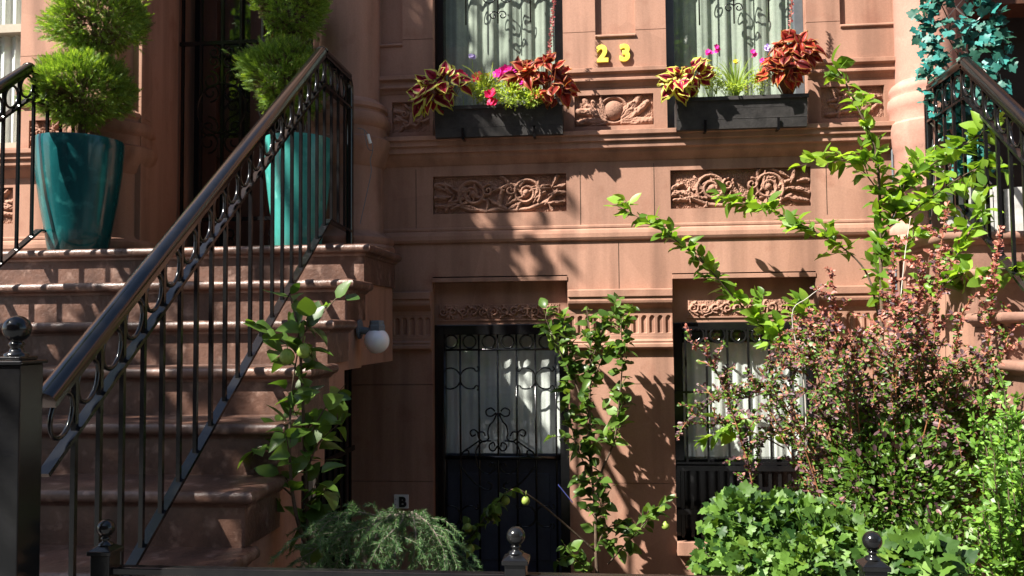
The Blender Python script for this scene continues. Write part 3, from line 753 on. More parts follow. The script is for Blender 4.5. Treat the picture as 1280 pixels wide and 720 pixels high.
def place(T, F, P, A, N_, sc, mats=None):
    """vectorised leaf placement; T (n,3) template x along leaf, y across, z normal"""
    A = A/np.linalg.norm(A, axis=1, keepdims=True); N_ = N_-A*(N_*A).sum(1, keepdims=True)
    N_ = N_/np.maximum(np.linalg.norm(N_, axis=1, keepdims=True), 1e-6); B = np.cross(N_, A)
    n_ = len(P); wv = rng.uniform(.72, 1.15, n_)[:, None, None]; cz = rng.uniform(-.3, 2.6, n_)[:, None, None]; tw_ = rng.normal(0, .35, n_)[:, None, None]
    x_, y_, z_ = T[None, :, 0:1], T[None, :, 1:2]*wv, T[None, :, 2:3]*cz
    z_ = z_+y_*tw_*x_+.05*np.sin(x_*7+rng.uniform(0, 6, n_)[:, None, None])*np.abs(y_)*2
    V = P[:, None, :]+sc[:, None, None]*(x_*A[:, None, :]+y_*B[:, None, :]+z_*N_[:, None, :])
    n = len(T); faces = []
    base = np.arange(len(P))*n
    vs = V.reshape(-1, 3).tolist()
    for b in base.tolist(): faces += [tuple(b+i for i in f) for f in F]
    return vs, faces
def T_leaf(wd=.3, fold=.08, droop=.15, pet=.15):
    x = np.array([0, .18, .42, .7, .88, 1.0]); hw = np.array([0, .72, 1, .72, .36, 0])*wd
    v = [(0, 0, 0), ]; z = -droop*x**2
    T = [(-pet, 0, 0), (0, .012, 0), (0, -.012, 0)]
    T = []
    for i in range(6): T.append((x[i], 0, z[i]))
    for i in range(1, 5): T.append((x[i], hw[i], z[i]+fold*hw[i]/wd))
    for i in range(1, 5): T.append((x[i], -hw[i], z[i]+fold*hw[i]/wd))
    F = [(0, 1, 6), (1, 2, 7, 6), (2, 3, 8, 7), (3, 4, 9, 8), (4, 5, 9), (0, 10, 1), (1, 10, 11, 2), (2, 11, 12, 3), (3, 12, 13, 4), (4, 13, 5)]
    T = np.array(T, float); T[:, 0] += pet
    k = len(T); T = np.vstack([T, [(0, .012, 0), (0, -.012, 0)]]); F = F+[(k, k+1, 0)]
    return T, F
LEAF = T_leaf(); LEAF_W = T_leaf(.36, .1, .25); LEAF_S = T_leaf(.26, .05, .1, .05)
def T_diamond(wd=.3): return np.array([(0,0,0),(.5,wd,.05),(1,0,-.05),(.5,-wd,.05)]), [(0,3,2,1)]
SMALL = (np.array([(0,0,0),(.3,.22,.04),(.75,.24,.02),(1,0,-.06),(.75,-.24,.02),(.3,-.22,.04)]), [(0,1,2,3),(0,3,4,5)])
def T_ivy():
    ang = [180, 158, 140, 122, 104, 92, 80, 62, 50, 34, 22, 8, 0]; rad = [.10, .40, .48, .44, .50, .60, .52, .42, .50, .55, .50, .66, .80]
    pts = [(.3+rad[i]*math.cos(math.radians(a))*.9, rad[i]*math.sin(math.radians(a)), .03*rad[i]-.12*(rad[i])**2) for i, a in enumerate(ang)]
    T = [(.3, 0, .0)]+pts+[(p[0], -p[1], p[2]) for p in pts[1:-1]][::-1]
    n = len(T)-1; F = [(0, 1+i, 1+(i+1) % n) for i in range(n)]
    return np.array(T), F
IVY = T_ivy()
def T_spray():
    """flat feathery conifer spray"""
    T = []; F = []
    def spike(x, y, dx, dy, w_):
        k = len(T); l = math.hypot(dx, dy); nx_, ny_ = -dy/l*w_, dx/l*w_
        T.extend([(x+nx_, y+ny_, 0), (x-nx_, y-ny_, 0), (x+dx, y+dy, .05)]); F.append((k, k+1, k+2))
    spike(0, 0, 1, 0, .05)
    for i in range(4):
        x = .12+.2*i; l = .5*(1-.17*i)
        spike(x, 0, l*.75, l*.55, .045); spike(x+.08, 0, l*.75, -l*.55, .045)
    return np.array(T), F
SPRAY = T_spray()
def unit(n): v = rng.normal(size=(n, 3)); return v/np.linalg.norm(v, axis=1, keepdims=True)

CEDAR = leafmat('cedar_foliage', (.075,.16,.02), (.25,.38,.06), .6, .35)
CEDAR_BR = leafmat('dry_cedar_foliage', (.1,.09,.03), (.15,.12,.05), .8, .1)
PEARLEAF = leafmat('pear_leaf', (.03,.07,.012), (.12,.21,.035), .38, .3)
SAPLEAF = leafmat('sapling_leaf', (.07,.15,.016), (.22,.36,.045), .4, .42)
IVYLEAF = leafmat('ivy_leaf', (.012,.045,.008), (.11,.21,.03), .5, .25)
BLUEIVY = leafmat('blue_green_ivy_leaf', (.015,.06,.03), (.03,.22,.2), .5, .15, (1, 1.2, 1.2))
BARB_RED = leafmat('red_barberry_leaf', (.24,.075,.055), (.5,.22,.16), .5, .3, (1.6,1,1))
BARB_PUR = leafmat('purple_barberry_leaf', (.06,.034,.04), (.17,.09,.1), .45, .2, (1.5,1,1))
BUSHGREEN = leafmat('bush_leaf', (.05,.12,.015), (.12,.22,.03), .45, .35)
BOXGREEN = leafmat('boxwood_leaf', (.06,.14,.02), (.2,.37,.06), .4, .35)
SPRUCE = leafmat('spruce_needles', (.022,.075,.022), (.09,.17,.05), .6, .1)
LIME = leafmat('lime_filler_leaf', (.22,.32,.04), (.4,.5,.1), .5, .35)
CRIM = leafmat('crimson_leaf_centre', (.13,.006,.014), (.34,.015,.05), .45, .25, (1.8,.8,.8))
BURG = leafmat('burgundy_leaf_centre', (.1,.008,.01), (.42,.045,.025), .45, .25, (1.8,.8,.8))
EDGE_Y = leafmat('yellow_green_leaf_rim', (.42,.46,.06), (.62,.6,.14), .5, .35)
EDGE_O = leafmat('orange_leaf_rim', (.3,.1,.025), (.5,.28,.07), .5, .3)
MAGENTA = leafmat('magenta_petal', (.6,.01,.22), (.75,.03,.4), .6, .3, (1.3,1,1.1))
REDPET = leafmat('red_petal', (.55,.005,.06), (.7,.01,.12), .6, .3, (1.3,1,1))
LILAC = leafmat('lilac_petal', (.3,.2,.6), (.7,.6,.85), .6, .3, (1.1,1,1.1))
YELPET = leafmat('yellow_petal', (.7,.5,.02), (.8,.65,.05), .6, .3, (1.1,1,1))
SPIKERED = leafmat('flower_spike_red', (.35,.06,.07), (.6,.25,.25), .6, .2, (1.3,1,1))
GRASSG = leafmat('grass_blade', (.16,.26,.05), (.32,.42,.12), .45, .3)

def topiary(c, balls, label, seed):
    c = Vector(c); o = empty('topiary', c, label, 'topiary', 'clipped cedar topiaries in glazed pots')
    mb = MB(); top = max(b[0].z for b in balls)
    mb.tube([c, c+Vector((.02, 0, .25)), Vector((balls[0][0].x, balls[0][0].y, balls[0][0].z)), Vector((balls[-1][0].x, balls[-1][0].y, top))], [.022,.02,.017,.012], 8)
    R = random.Random(seed)
    for ctr, rr in balls:
        for k in range(26):
            v = Vector((R.gauss(0,1), R.gauss(0,1), R.gauss(0,1)+.2)).normalized(); s = ctr-Vector((0,0,rr[2]*.8))
            mb.tube([s, s.lerp(ctr+Vector((v.x*rr[0], v.y*rr[1], v.z*rr[2]))*1.0, .5)+Vector((0,0,-.02)), ctr+Vector((v.x*rr[0]*.85, v.y*rr[1]*.85, v.z*rr[2]*.85))], [.007,.005,.002], 5)
    mb.build('trunk', BARK, o)
    for ctr, rr in balls:
        n = int(7200*(rr[0]/.25)**2); d = unit(n)
        lump = 1+.17*np.sin(d[:, 0]*3.1+seed*2)*np.cos(d[:, 2]*3.7+seed)+.13*np.sin(d[:, 0]*5+seed)*np.sin(d[:, 2]*6+1)+.11*np.sin(d[:, 1]*9+2)*np.sin(d[:, 0]*11+d[:, 2]*8)
        rad = (rng.uniform(.5, 1, n)**.6*.9+rng.exponential(.035, n))*lump
        ctrv = np.array(ctr); P = ctrv+d*np.array(rr)*rad[:, None]
        A = d+np.array([0, 0, .45])+rng.normal(0, .4, (n, 3)); sc = rng.uniform(.02, .062, n)
        N_ = rng.normal(size=(n, 3)); mb = MB()
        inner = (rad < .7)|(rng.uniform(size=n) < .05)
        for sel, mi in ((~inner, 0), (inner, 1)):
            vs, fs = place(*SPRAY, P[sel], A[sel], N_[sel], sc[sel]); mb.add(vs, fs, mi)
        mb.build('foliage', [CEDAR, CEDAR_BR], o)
    return o
def ball_at(px, py, Y, rx, ry): p = at(px, py, Y); return (p, (rx*Y/FPX, rx*Y/FPX, ry*Y/FPX))
topiary(pl_c+Vector((0,0,hl*.93)), [ball_at(103, 112, 4.5, 64, 46), ball_at(122, 18, 4.5, 62, 54)], 'cedar topiary in the shade-darkened left pot, two shaggy balls stacked', 2)
topiary(pr_c+Vector((0,0,hr*.93)), [ball_at(358, 98, 4.6, 54, 50), ball_at(362, 4, 4.6, 48, 44)], 'cedar topiary in the turquoise pot, lighter green, behind the railing peak', 5)

# ================================================================== BRANCHING PLANTS
def smooth_px(pts):
    """pts: (px,py,Y) -> smooth world polyline"""
    P = [at(x, y, Y) for x, y, Y in pts]; out = []
    for i in range(len(P)-1):
        p0, p1, p2, p3 = P[max(i-1,0)], P[i], P[i+1], P[min(i+2, len(P)-1)]
        for k in range(5):
            t = k/5; out.append(.5*((2*p1)+(p2-p0)*t+(2*p0-5*p1+4*p2-p3)*t**2+(3*p1-p0-3*p2+p3)*t**3))
    out.append(P[-1]); return out
def sample(poly, step, t0=0.):
    """positions and tangents along polyline"""
    L = [0]
    for a, b in zip(poly, poly[1:]): L.append(L[-1]+(b-a).length)
    out = []; s = t0*L[-1]
    while s < L[-1]:
        i = max(j for j in range(len(L)-1) if L[j] <= s); f = (s-L[i])/max(L[i+1]-L[i], 1e-6)
        out.append((poly[i].lerp(poly[i+1], f), (poly[i+1]-poly[i]).normalized(), s/L[-1])); s += step*random.uniform(.7, 1.3)
    return out
def plant(name, label, cat, stems, leafmats, tmpl, size, step, base, bark=BARK, tfrom=None, tlen=1, r0=.008, per=2, spread=.9, up=.3, twig=0, group=None, leafname='foliage', choose=None, normal=(0, -.35, 1)):
    """stems: (points, radius, leaf_start). twig adds short leafy side twigs"""
    o = empty(name, base, label, cat, group); mb = MB(); Ps, As, Ns, Ss = [], [], [], []
    lines = []
    for pts, r, ls in stems:
        poly = smooth_px(pts); k = len(poly)
        mb.tube(poly, [r*(1-.75*i/(k-1)) for i in range(k)], 7)
        lines.append((poly, ls))
        if twig:
            for p, t, f in sample(poly, twig, max(ls, .1) if tfrom is None else tfrom):
                v = (Vector((random.gauss(0,1), random.gauss(0,.8), random.gauss(0,1)+.4))+t*.8).normalized()*random.uniform(.05, .16)*(1.15-f*.6)
                v = v*tlen; q = [p, p+v*.5+Vector((0,0,.01)), p+v]; mb.tube(q, [.003,.0022,.001], 5); lines.append((q, .15))
    for poly, ls in lines:
        for p, t, f in sample(poly, step, ls):
            for _ in range(per):
                v = (t*random.uniform(.1, .9)+Vector((random.gauss(0,1), random.gauss(0,1), random.gauss(0,.6)+up))*spread).normalized()
                Ps.append(p); As.append(v); Ns.append((random.gauss(normal[0],.5), random.gauss(normal[1],.5), normal[2]+random.gauss(0,.3)))
                Ss.append(size*random.uniform(.6, 1.15)*(1 if f < .9 else .8))
    if len(mb.f): mb.build('stems', bark, o, smooth=True)
    Ps, As, Ns, Ss = map(np.array, (Ps, As, Ns, Ss)); As = As.reshape(-1,3)
    if not isinstance(leafmats, list): leafmats = [leafmats]
    lm = MB(); idx = choose(Ps) if choose else rng.integers(0, len(leafmats), len(Ps))
    for mi in range(len(leafmats)):
        s_ = idx == mi
        if s_.any(): vs, fs = place(tmpl[0], tmpl[1], Ps[s_], As[s_], Ns[s_], Ss[s_]); lm.add(vs, fs, mi)
    lm.build(leafname, leafmats, o, smooth=True)
    return o
def fruit(parent, px, py, Y, r=.026):
    p = at(px, py, Y); mb = MB()
    mb.lathe(p, [(.0001,-r), (r*.5,-r*.9), (r*.85,-r*.55), (r,-r*.05), (r*.9,r*.45), (r*.6,r*.85), (r*.35,r*1.05), (.0001,r*1.1)], 18)
    mb.tube([p+Vector((0,0,r)), p+Vector((.004,0,r+.03))], .0018, 5)
    mb.build('pear', PEARSKIN, parent, smooth=True)

# young pear tree in front of the steps
ya = 3.15
g = at(385, 745, ya); g.z = -.02
A_ = plant('young_pear_tree', 'slender young pear tree before the brownstone steps, big leaves and two green pears', 'tree',
  [([(383,900,ya),(384,760,ya),(388,700,ya),(383,620,ya),(380,540,ya),(377,470,ya),(372,410,ya),(362,368,ya)], .012, .35),
   ([(386,690,ya),(372,650,ya-.05),(364,600,ya-.05),(362,540,ya-.05),(366,480,ya),(374,430,ya)], .009, .3),
   ([(380,600,ya),(395,560,ya),(412,540,ya),(430,525,ya)], .004, .3),
   ([(381,560,ya),(400,520,ya),(415,500,ya+.05),(432,480,ya+.05)], .004, .2),
   ([(364,560,ya),(345,545,ya),(328,555,ya),(312,575,ya-.05)], .004, .2),
   ([(366,620,ya),(345,605,ya),(330,625,ya),(322,650,ya)], .004, .2),
   ([(378,640,ya),(402,620,ya),(415,600,ya)], .004, .2),
   ([(374,440,ya),(350,425,ya),(330,412,ya),(312,408,ya)], .004, .2),
   ([(376,420,ya),(395,400,ya),(410,385,ya)], .004, .2)],
  PEARLEAF, LEAF_W, .098, .036, g, r0=.01, per=1, spread=1, up=.1, twig=.14)
fruit(A_, 359, 446, ya-.04, .029); fruit(A_, 380, 439, ya-.03, .028)
MB().bar(at(371, 640, ya-.03), at(376, 664, ya-.03), .012, .002).build('green_tape', GREENTAPE, A_)
# wooden stake and board behind it
o = empty('garden_stake', at(392, 640, 3.5)); tag(o, 'pale wooden stake beside the young pear tree', 'stake')
MB().bar(Vector((at(392, 640, 3.5).x, 3.5, -.02)), at(390, 598, 3.5), .02, .03).build('stake', CREAM, o)
b0 = rect(340, 686, 374, 760, 3.9); tag(MB().box(b0[0], b0[1], 3.9, 4.1, 0, b0[3]).build('storage_box', CREAM), 'cream ribbed box low behind the young pear tree', 'box')

# second pear against the pier
yb_ = 4.74; g = at(735, 760, yb_); g.z = -.02
B_ = plant('young_pear_tree', 'forked pear tree before the sunlit brownstone pier between the lower openings', 'tree',
  [([(750,900,yb_),(748,760,yb_),(745,690,yb_),(744,640,yb_),(738,570,yb_),(737,500,yb_),(738,440,yb_),(735,400,yb_)], .013, .45),
   ([(742,640,yb_),(752,590,yb_),(768,550,yb_-.03),(774,500,yb_-.05),(778,450,yb_-.05),(776,400,yb_-.05)], .008, .35),
   ([(738,520,yb_),(720,480,yb_),(712,430,yb_),(700,395,yb_)], .006, .35),
   ([(740,600,yb_),(722,560,yb_),(712,520,yb_),(708,480,yb_)], .005, .3),
   ([(738,460,yb_),(750,420,yb_),(765,395,yb_),(785,400,yb_)], .004, .2),
   ([(738,480,yb_),(760,440,yb_-.05),(785,430,yb_-.05)], .004, .2),
   ([(715,470,yb_),(695,430,yb_-.03),(682,398,yb_-.03)], .004, .2),
   ([(745,690,yb_),(700,650,yb_-.1),(665,622,yb_-.2),(640,612,yb_-.25),(612,640,yb_-.3),(590,670,yb_-.3),(583,690,yb_-.3)], .006, .62),
   ([(760,705,yb_),(790,672,yb_-.1),(815,645,yb_-.1),(835,625,yb_-.1)], .005, .35),
   ([(745,720,yb_),(722,700,yb_-.15),(705,680,yb_-.2)], .006, .2),
   ([(744,650,yb_),(755,625,yb_-.1),(750,605,yb_-.1)], .004, .2),
   ([(744,690,yb_),(752,670,yb_),(765,655,yb_)], .004, .2)],
  PEARLEAF, LEAF_W, .072, .027, g, per=2, spread=1, up=.1, twig=.09)
for q in ((632,626,yb_-.28),(657,626,yb_-.25),(585,660,yb_-.33),(588,686,yb_-.33),(832,657,yb_-.12)): fruit(B_, *q, .023)
p0, p1 = at(698, 606, yb_-.03), at(716, 628, yb_-.03); MB().bar(p0, p1, .002, .022).build('blue_tag', BLUETAG, B_)

# tall sapling at the right
ys = 4.5; g = at(1105, 760, ys); g.z = -.02
plant('sapling', 'tall light green sapling on the right with long leafy arms across the facade', 'tree',
  [([(1108,900,ys),(1107,700,ys),(1104,520,ys),(1102,380,ys),(1100,290,ys),(1099,230,ys),(1092,180,ys),(1070,130,ys),(1052,95,ys),(1040,82,ys)], .013, .62),
   ([(1098,395,ys),(1085,345,ys),(1060,315,ys),(1020,290,ys-.05),(960,262,ys+.15),(895,246,ys+.3)], .006, .3),
   ([(1010,470,ys),(960,415,ys-.1),(925,380,ys-.1),(880,330,ys-.15),(830,290,ys-.2),(772,258,ys-.2)], .006, .2),
   ([(1099,240,ys),(1070,205,ys),(1040,200,ys),(1000,207,ys)], .004, .2),
   ([(1100,250,ys),(1140,225,ys),(1180,195,ys-.25),(1215,175,ys-.4),(1252,150,ys-.45)], .005, .15),
   ([(1101,290,ys),(1140,265,ys),(1180,235,ys-.25),(1225,210,ys-.4),(1262,215,ys-.45)], .005, .15),
   ([(1101,330,ys),(1130,305,ys),(1160,290,ys-.05)], .004, .2),
   ([(1101,300,ys),(1120,262,ys),(1138,215,ys),(1150,190,ys)], .004, .2),
   ([(1102,400,ys),(1150,375,ys-.2),(1200,345,ys-.45),(1250,335,ys-.6),(1300,350,ys-.7)], .006, .3),
   ([(1160,400,ys-.3),(1190,330,ys-.4),(1215,285,ys-.45),(1235,230,ys-.45)], .004, .3),
   ([(1040,470,ys),(1030,420,ys-.1),(1010,385,ys-.1),(985,400,ys-.1),(960,430,ys-.1)], .004, .3),
   ([(980,560,ys-.1),(940,540,ys-.15),(905,540,ys-.2),(880,550,ys-.2)], .004, .3)],
  SAPLEAF, LEAF, .09, .024, g, per=2, spread=.85, up=.1, twig=.13)

# barberry
yq = 3.75; g = at(1110, 760, yq); g.z = -.02
stems = []
R = random.Random(3)
for k in range(46):
    tx = R.uniform(860, 1290); bx = 1110+(tx-1110)*.22
    cx_ = (tx-1085)/210
    ty = 395+R.uniform(-25, 110)+max(0, abs(cx_)-.3)*150
    if tx < 960: ty = R.uniform(440, 560)
    dy = R.uniform(-.35, .45)
    hk = R.uniform(-5, 45)
    stems.append(([(bx, 800, yq), (bx+(tx-bx)*.2, 640, yq+dy*.4), (bx+(tx-bx)*.5, (ty*1.6+560*.4)/2, yq+dy*.8), (bx+(tx-bx)*.8, ty+8, yq+dy), (tx+(tx-bx)*.08, ty+hk, yq+dy-.05)], .004, .86))
for tx, ty, bx in ((1183,262,1150),(1150,330,1145),(1205,385,1180),(1040,340,1050),(858,425,960),(1250,300,1220),(1118,300,1112),(1275,400,1210)):
    stems.append(([(bx,700,yq),(bx*.7+tx*.3,560,yq),(bx*.3+tx*.7,(ty*2+500)/3,yq-.05),(tx,ty,yq-.05)], .004, .3))
def bchoose(P):
    z = P[:, 2]; r = rng.uniform(0, 1, len(P)); hi = np.clip((z-1.35)/.45, 0, 1)
    return np.where(r < hi*.7+.06, 0, np.where(r < .5+.45*hi, 1, 2))
plant('barberry_shrub', 'arching barberry shrub with red and purple leaves before the lower right window', 'shrub', stems,
      [BARB_RED, BARB_PUR, BUSHGREEN], SMALL, .024, .0105, g, bark=BARK_RED, per=3, spread=1, up=.1, twig=.034, tfrom=.28, tlen=1.25, choose=bchoose, normal=(-.3,-.8,.6))

def clump(name, label, cat, blobs, mats, tmpl, size, n, stemmat=BARK, group=None, outward=.8, nrm=(0,-.6,.8), up=.3, choose=None, shell=.45):
    g = Vector(blobs[0][0]); g = Vector((g.x, g.y, -.02)); o = empty(name, g, label, cat, group); mb = MB(); Ps, As = [], []
    vol = [b[1][0]*b[1][2] for b in blobs]; tot = sum(vol)
    for (c, rr), v in zip(blobs, vol):
        k = int(n*v/tot); d = unit(k); lump = 1+.12*np.sin(d[:,0]*6+c.x*9)*np.sin(d[:,2]*7+c.z*7)
        P = np.array(c)+d*np.array(rr)*((rng.uniform(shell**2, 1, k)**.5)*lump)[:, None]
        Ps.append(P); As.append(d*outward+rng.normal(0, .5, (k,3))+np.array([0,0,up]))
        for _ in range(12):
            v_ = Vector((random.gauss(0,1), random.gauss(0,1), random.gauss(0,1))).normalized(); s = Vector((g.x+random.uniform(-.05,.05), g.y, 0)).lerp(c, .3); s.z = max(0, c.z-rr[2])
            mb.tube([s, s.lerp(c, .5), Vector((c.x+v_.x*rr[0]*.8, c.y+v_.y*rr[1]*.8, c.z+v_.z*rr[2]*.8))], [.007,.004,.002], 5)
    mb.build('stems', stemmat, o)
    P = np.vstack(Ps); A = np.vstack(As); ok = P[:, 2] > 0; P, A = P[ok], A[ok]
    N_ = rng.normal(0, .5, P.shape)+np.array(nrm); sc = size*rng.uniform(.6, 1.2, len(P))
    mats = mats if isinstance(mats, list) else [mats]; idx = choose(P) if choose else rng.integers(0, len(mats), len(P)); lm = MB()
    for mi in range(len(mats)):
        s_ = idx == mi
        if s_.any(): vs, fs = place(tmpl[0], tmpl[1], P[s_], A[s_], N_[s_], sc[s_]); lm.add(vs, fs, mi)
    lm.build('foliage', mats, o, smooth=True); return o
def bl(px, py, Y, rx, ry, rd=None): p = at(px, py, Y); return (p, (rx*Y/FPX, (rd or rx*.8)*Y/FPX, ry*Y/FPX))
clump('green_bush', 'leafy green bush low in the middle of the right planting, under the barberry', 'shrub',
      [bl(1115, 610, 3.6, 85, 90), bl(1180, 560, 3.8, 60, 70), bl(1060, 680, 3.5, 70, 50), bl(1170, 690, 3.4, 60, 50)], [BUSHGREEN, PEARLEAF, BARB_PUR], SMALL, .034, 9000, choose=lambda P: np.where(rng.uniform(size=len(P)) < .5, 0, np.where(rng.uniform(size=len(P)) < .72, 1, 2)))
bst = []; R = random.Random(8)
for k in range(105):
    tx = 1212+150*R.random()**.9; ty = 478+R.uniform(0, 130)+max(0, 1245-tx)*1.1+(0 if R.random() < .6 else 90)
    dy = R.uniform(-.25, .3); bst.append(([(1290+(tx-1290)*.3, 830, 3.1), (1290+(tx-1290)*.7, (ty+800)/2, 3.1+dy*.6), (tx+R.uniform(-6,6), ty+25, 3.1+dy), (tx, ty, 3.1+dy)], .004, .12))
g = at(1290, 760, 3.1); g.z = -.02
plant('boxwood_shrub', 'bright yellow-green boxwood at the bottom right corner', 'shrub', bst, BOXGREEN, SMALL, .03, .011, g, per=2, spread=.8, up=.35, twig=.075, normal=(-.3,-.5,.7))
clump('ivy', 'mounded green ivy with lobed leaves under the lower right window', 'ivy',
      [bl(930, 655, 3.3, 48, 42), bl(985, 648, 3.35, 45, 30), bl(960, 700, 3.2, 60, 34), bl(1035, 675, 3.25, 50, 34), bl(900, 700, 3.4, 32, 26), bl(1010, 705, 3.1, 45, 30), bl(1065, 700, 3.2, 25, 24)], IVYLEAF, IVY, .046, 2500, nrm=(-.2,-1,.7), up=-.1, shell=.4)
clump('ivy', 'patch of ivy right of the rightmost ball-topped fence post', 'ivy',
      [bl(1150, 706, 2.7, 45, 30), bl(1110, 700, 2.8, 30, 25)], IVYLEAF, IVY, .052, 330, nrm=(-.2,-1,.7), up=-.1, shell=.75)
# bare pale branch arching through the shrub
bb = empty('bare_branch', at(1000, 560, 3.9), 'bare pale grey branch arching above the barberry', 'branch')
PALE = mottled('pale_dead_wood', (.4,.36,.31), (.52,.48,.42), .85, 20, .4, 90); mb = MB()
for q, r_ in (([(1008,560,3.9),(1005,480,3.88),(990,395,3.85),(1010,372,3.8),(1040,350,3.8)], .003), ([(1128,560,4.2),(1124,420,4.2),(1130,330,4.2),(1138,272,4.2)], .004)):
    poly = smooth_px(q); mb = MB(); mb.tube(poly, [r_*(1-.6*i/(len(poly)-1)) for i in range(len(poly))], 6); mb.build('twig', PALE, bb, smooth=True)
# weeping spruce
def spruce():
    c = at(480, 760, 2.95); g = Vector((c.x, c.y, -.02)); o = empty('weeping_spruce', g, 'dark weeping spruce with arched grey limb low in front of the letter B', 'conifer')
    mb = MB(); Y = 2.95
    main = smooth_px([(470,900,Y),(468,760,Y),(455,690,Y),(470,652,Y),(500,645,Y),(530,651,Y-.03),(542,665,Y-.05),(552,700,Y-.05)])
    mb.tube(main, [.012-.008*i/(len(main)-1) for i in range(len(main))], 8)
    limbs = [[(500,645,Y),(470,656,Y-.05),(430,668,Y-.1),(400,705,Y-.1),(385,740,Y-.1)], [(455,680,Y),(430,690,Y-.1),(415,720,Y-.1),(405,760,Y-.1)],
             [(490,640,Y),(470,670,Y-.12),(462,710,Y-.15),(460,760,Y-.15)], [(515,640,Y),(520,670,Y-.1),(515,710,Y-.12),(512,760,Y-.12)],
             [(535,650,Y),(560,680,Y-.05),(585,705,Y-.05),(600,725,Y-.05)], [(530,648,Y),(545,690,Y-.1),(550,730,Y-.1)], [(500,640,Y),(495,680,Y-.15),(490,720,Y-.18),(488,770,Y-.18)],
             [(450,670,Y),(420,672,Y+.05),(390,690,Y+.05),(370,720,Y+.05)], [(480,642,Y),(440,665,Y+.1),(410,660,Y+.1),(395,668,Y+.1)], [(550,700,Y),(575,712,Y),(600,735,Y)]]
    tw = []
    limbs += [[(470,645,Y),(440,640,Y-.1),(410,652,Y-.15),(390,680,Y-.2)], [(505,640,Y),(500,655,Y-.12),(475,680,Y-.2),(455,720,Y-.2)], [(520,642,Y),(540,660,Y-.1),(560,700,Y-.15),(570,740,Y-.15)],
              [(480,640,Y),(460,650,Y+.08),(430,662,Y+.12)], [(515,640,Y),(530,648,Y+.05),(545,662,Y+.08),(560,690,Y+.1)]]
    for l in limbs:
        poly = smooth_px(l); mb.tube(poly, [.004-.003*i/(len(poly)-1) for i in range(len(poly))], 6); tw.append(poly)
        for p, t, f in sample(poly, .019, .03):
            side = Vector((random.gauss(0,1), random.gauss(-.3,.8), random.gauss(0,.2))).normalized(); ln = random.uniform(.06,.15)
            q = [p, p+side*ln*.5+t*ln*.3+Vector((0,0,.008)), p+side*ln*.85+t*ln*.5+Vector((0,0,-ln*.25))]
            mb.tube(q, [.0016,.0012,.0008], 4); tw.append(q)
    mb.build('limbs', BARK_GREY, o)
    P, A = [], []
    for poly in tw:
        for p, t, f in sample([Vector(v) for v in poly], .0009, .02):
            v = Vector((random.gauss(0,1), random.gauss(0,1), random.gauss(0,1))); v = (v-t*v.dot(t)).normalized()
            P.append(p); A.append(v*.8+t*.8)
    P, A = np.array(P), np.array(A); T = np.array([(0,.06,0),(0,-.06,0),(1,0,0)])
    vs, fs = place(T, [(0,1,2)], P, A, rng.normal(size=P.shape), rng.uniform(.014,.022,len(P))); lm = MB(); lm.add(vs, fs)
    lm.build('needles', SPRUCE, o)
spruce()

# ivy on trellis (right) in a white planter
yt_ = 4.7
tr = empty('trellis', at(1215, 290, yt_), 'white lattice trellis carrying blue-green ivy beside the pink column', 'trellis')
mb = MB()
for k in range(-3, 9):
    x0_, z0_ = at(1168, 300, yt_).x, LZ+.35
    for sg in (1, -1):
        pts = []
        W_ = .30; H0 = LZ+.3+.2*k
        a = Vector((x0_ if sg > 0 else x0_+W_, yt_+(.006 if sg > 0 else -.006), H0)); b = Vector((x0_+W_ if sg > 0 else x0_, a.y, H0+.34))
        if b.z > 3.9 or a.z < LZ+.05: continue
        mb.bar(a, b, .004, .015)
mb.build('lattice', WHITEP, tr)
xi = x0_+.15
wp = empty('planter', (xi, yt_-.1, LZ), 'white slatted planter behind the right stoop railing', 'planter')
mb = MB()
for k in range(8): x = xi-.16+.048*k+random.uniform(-.003,.003); mb.box(x, x+.036, yt_-.2, yt_-.185, LZ+.002, LZ+.25+random.uniform(-.01,.01))
mb.build('slats', mottled('weathered_white_paint', (.35,.34,.32), (.55,.54,.52), .7, 9, .3, 60), wp); MB().box(xi-.17, xi+.19, yt_-.18, yt_-.02, LZ+.002, LZ+.24).build('planter_box', WOODBOX, wp)
o = empty('ivy', (xi, yt_-.1, LZ+.29), 'blue-green ivy climbing the white trellis beside the pink column', 'ivy'); mb = MB(); P, A = [], []
for s_ in range(7):
    x = xi+random.uniform(-.12,.12); pts = [Vector((x, yt_-.08, LZ+.28))]
    while pts[-1].z < 3.95:
        p = pts[-1]; pts.append(Vector((min(max(p.x+random.uniform(-.08,.08), xi-.17), xi+.2), yt_-.02+random.uniform(-.03,.02), p.z+.09)))
    mb.tube(pts, .003, 5)
    for p, t, f in sample(pts, .015, .05):
        P.append(p+Vector((random.uniform(-.05,.05), random.uniform(-.07,0), random.uniform(-.04,.04)))); A.append(Vector((random.gauss(0,1), random.gauss(-.4,.4), random.gauss(-.3,.6))))
mb.build('stems', BARK, o)
P, A = np.array(P), np.array(A).reshape(-1,3); vs, fs = place(*IVY, P, A, rng.normal(0,.35,P.shape)+np.array([-.3,-1,.5]), rng.uniform(.04,.068,len(P))); lm = MB(); lm.add(vs, fs); lm.build('foliage', BLUEIVY, o, smooth=True)

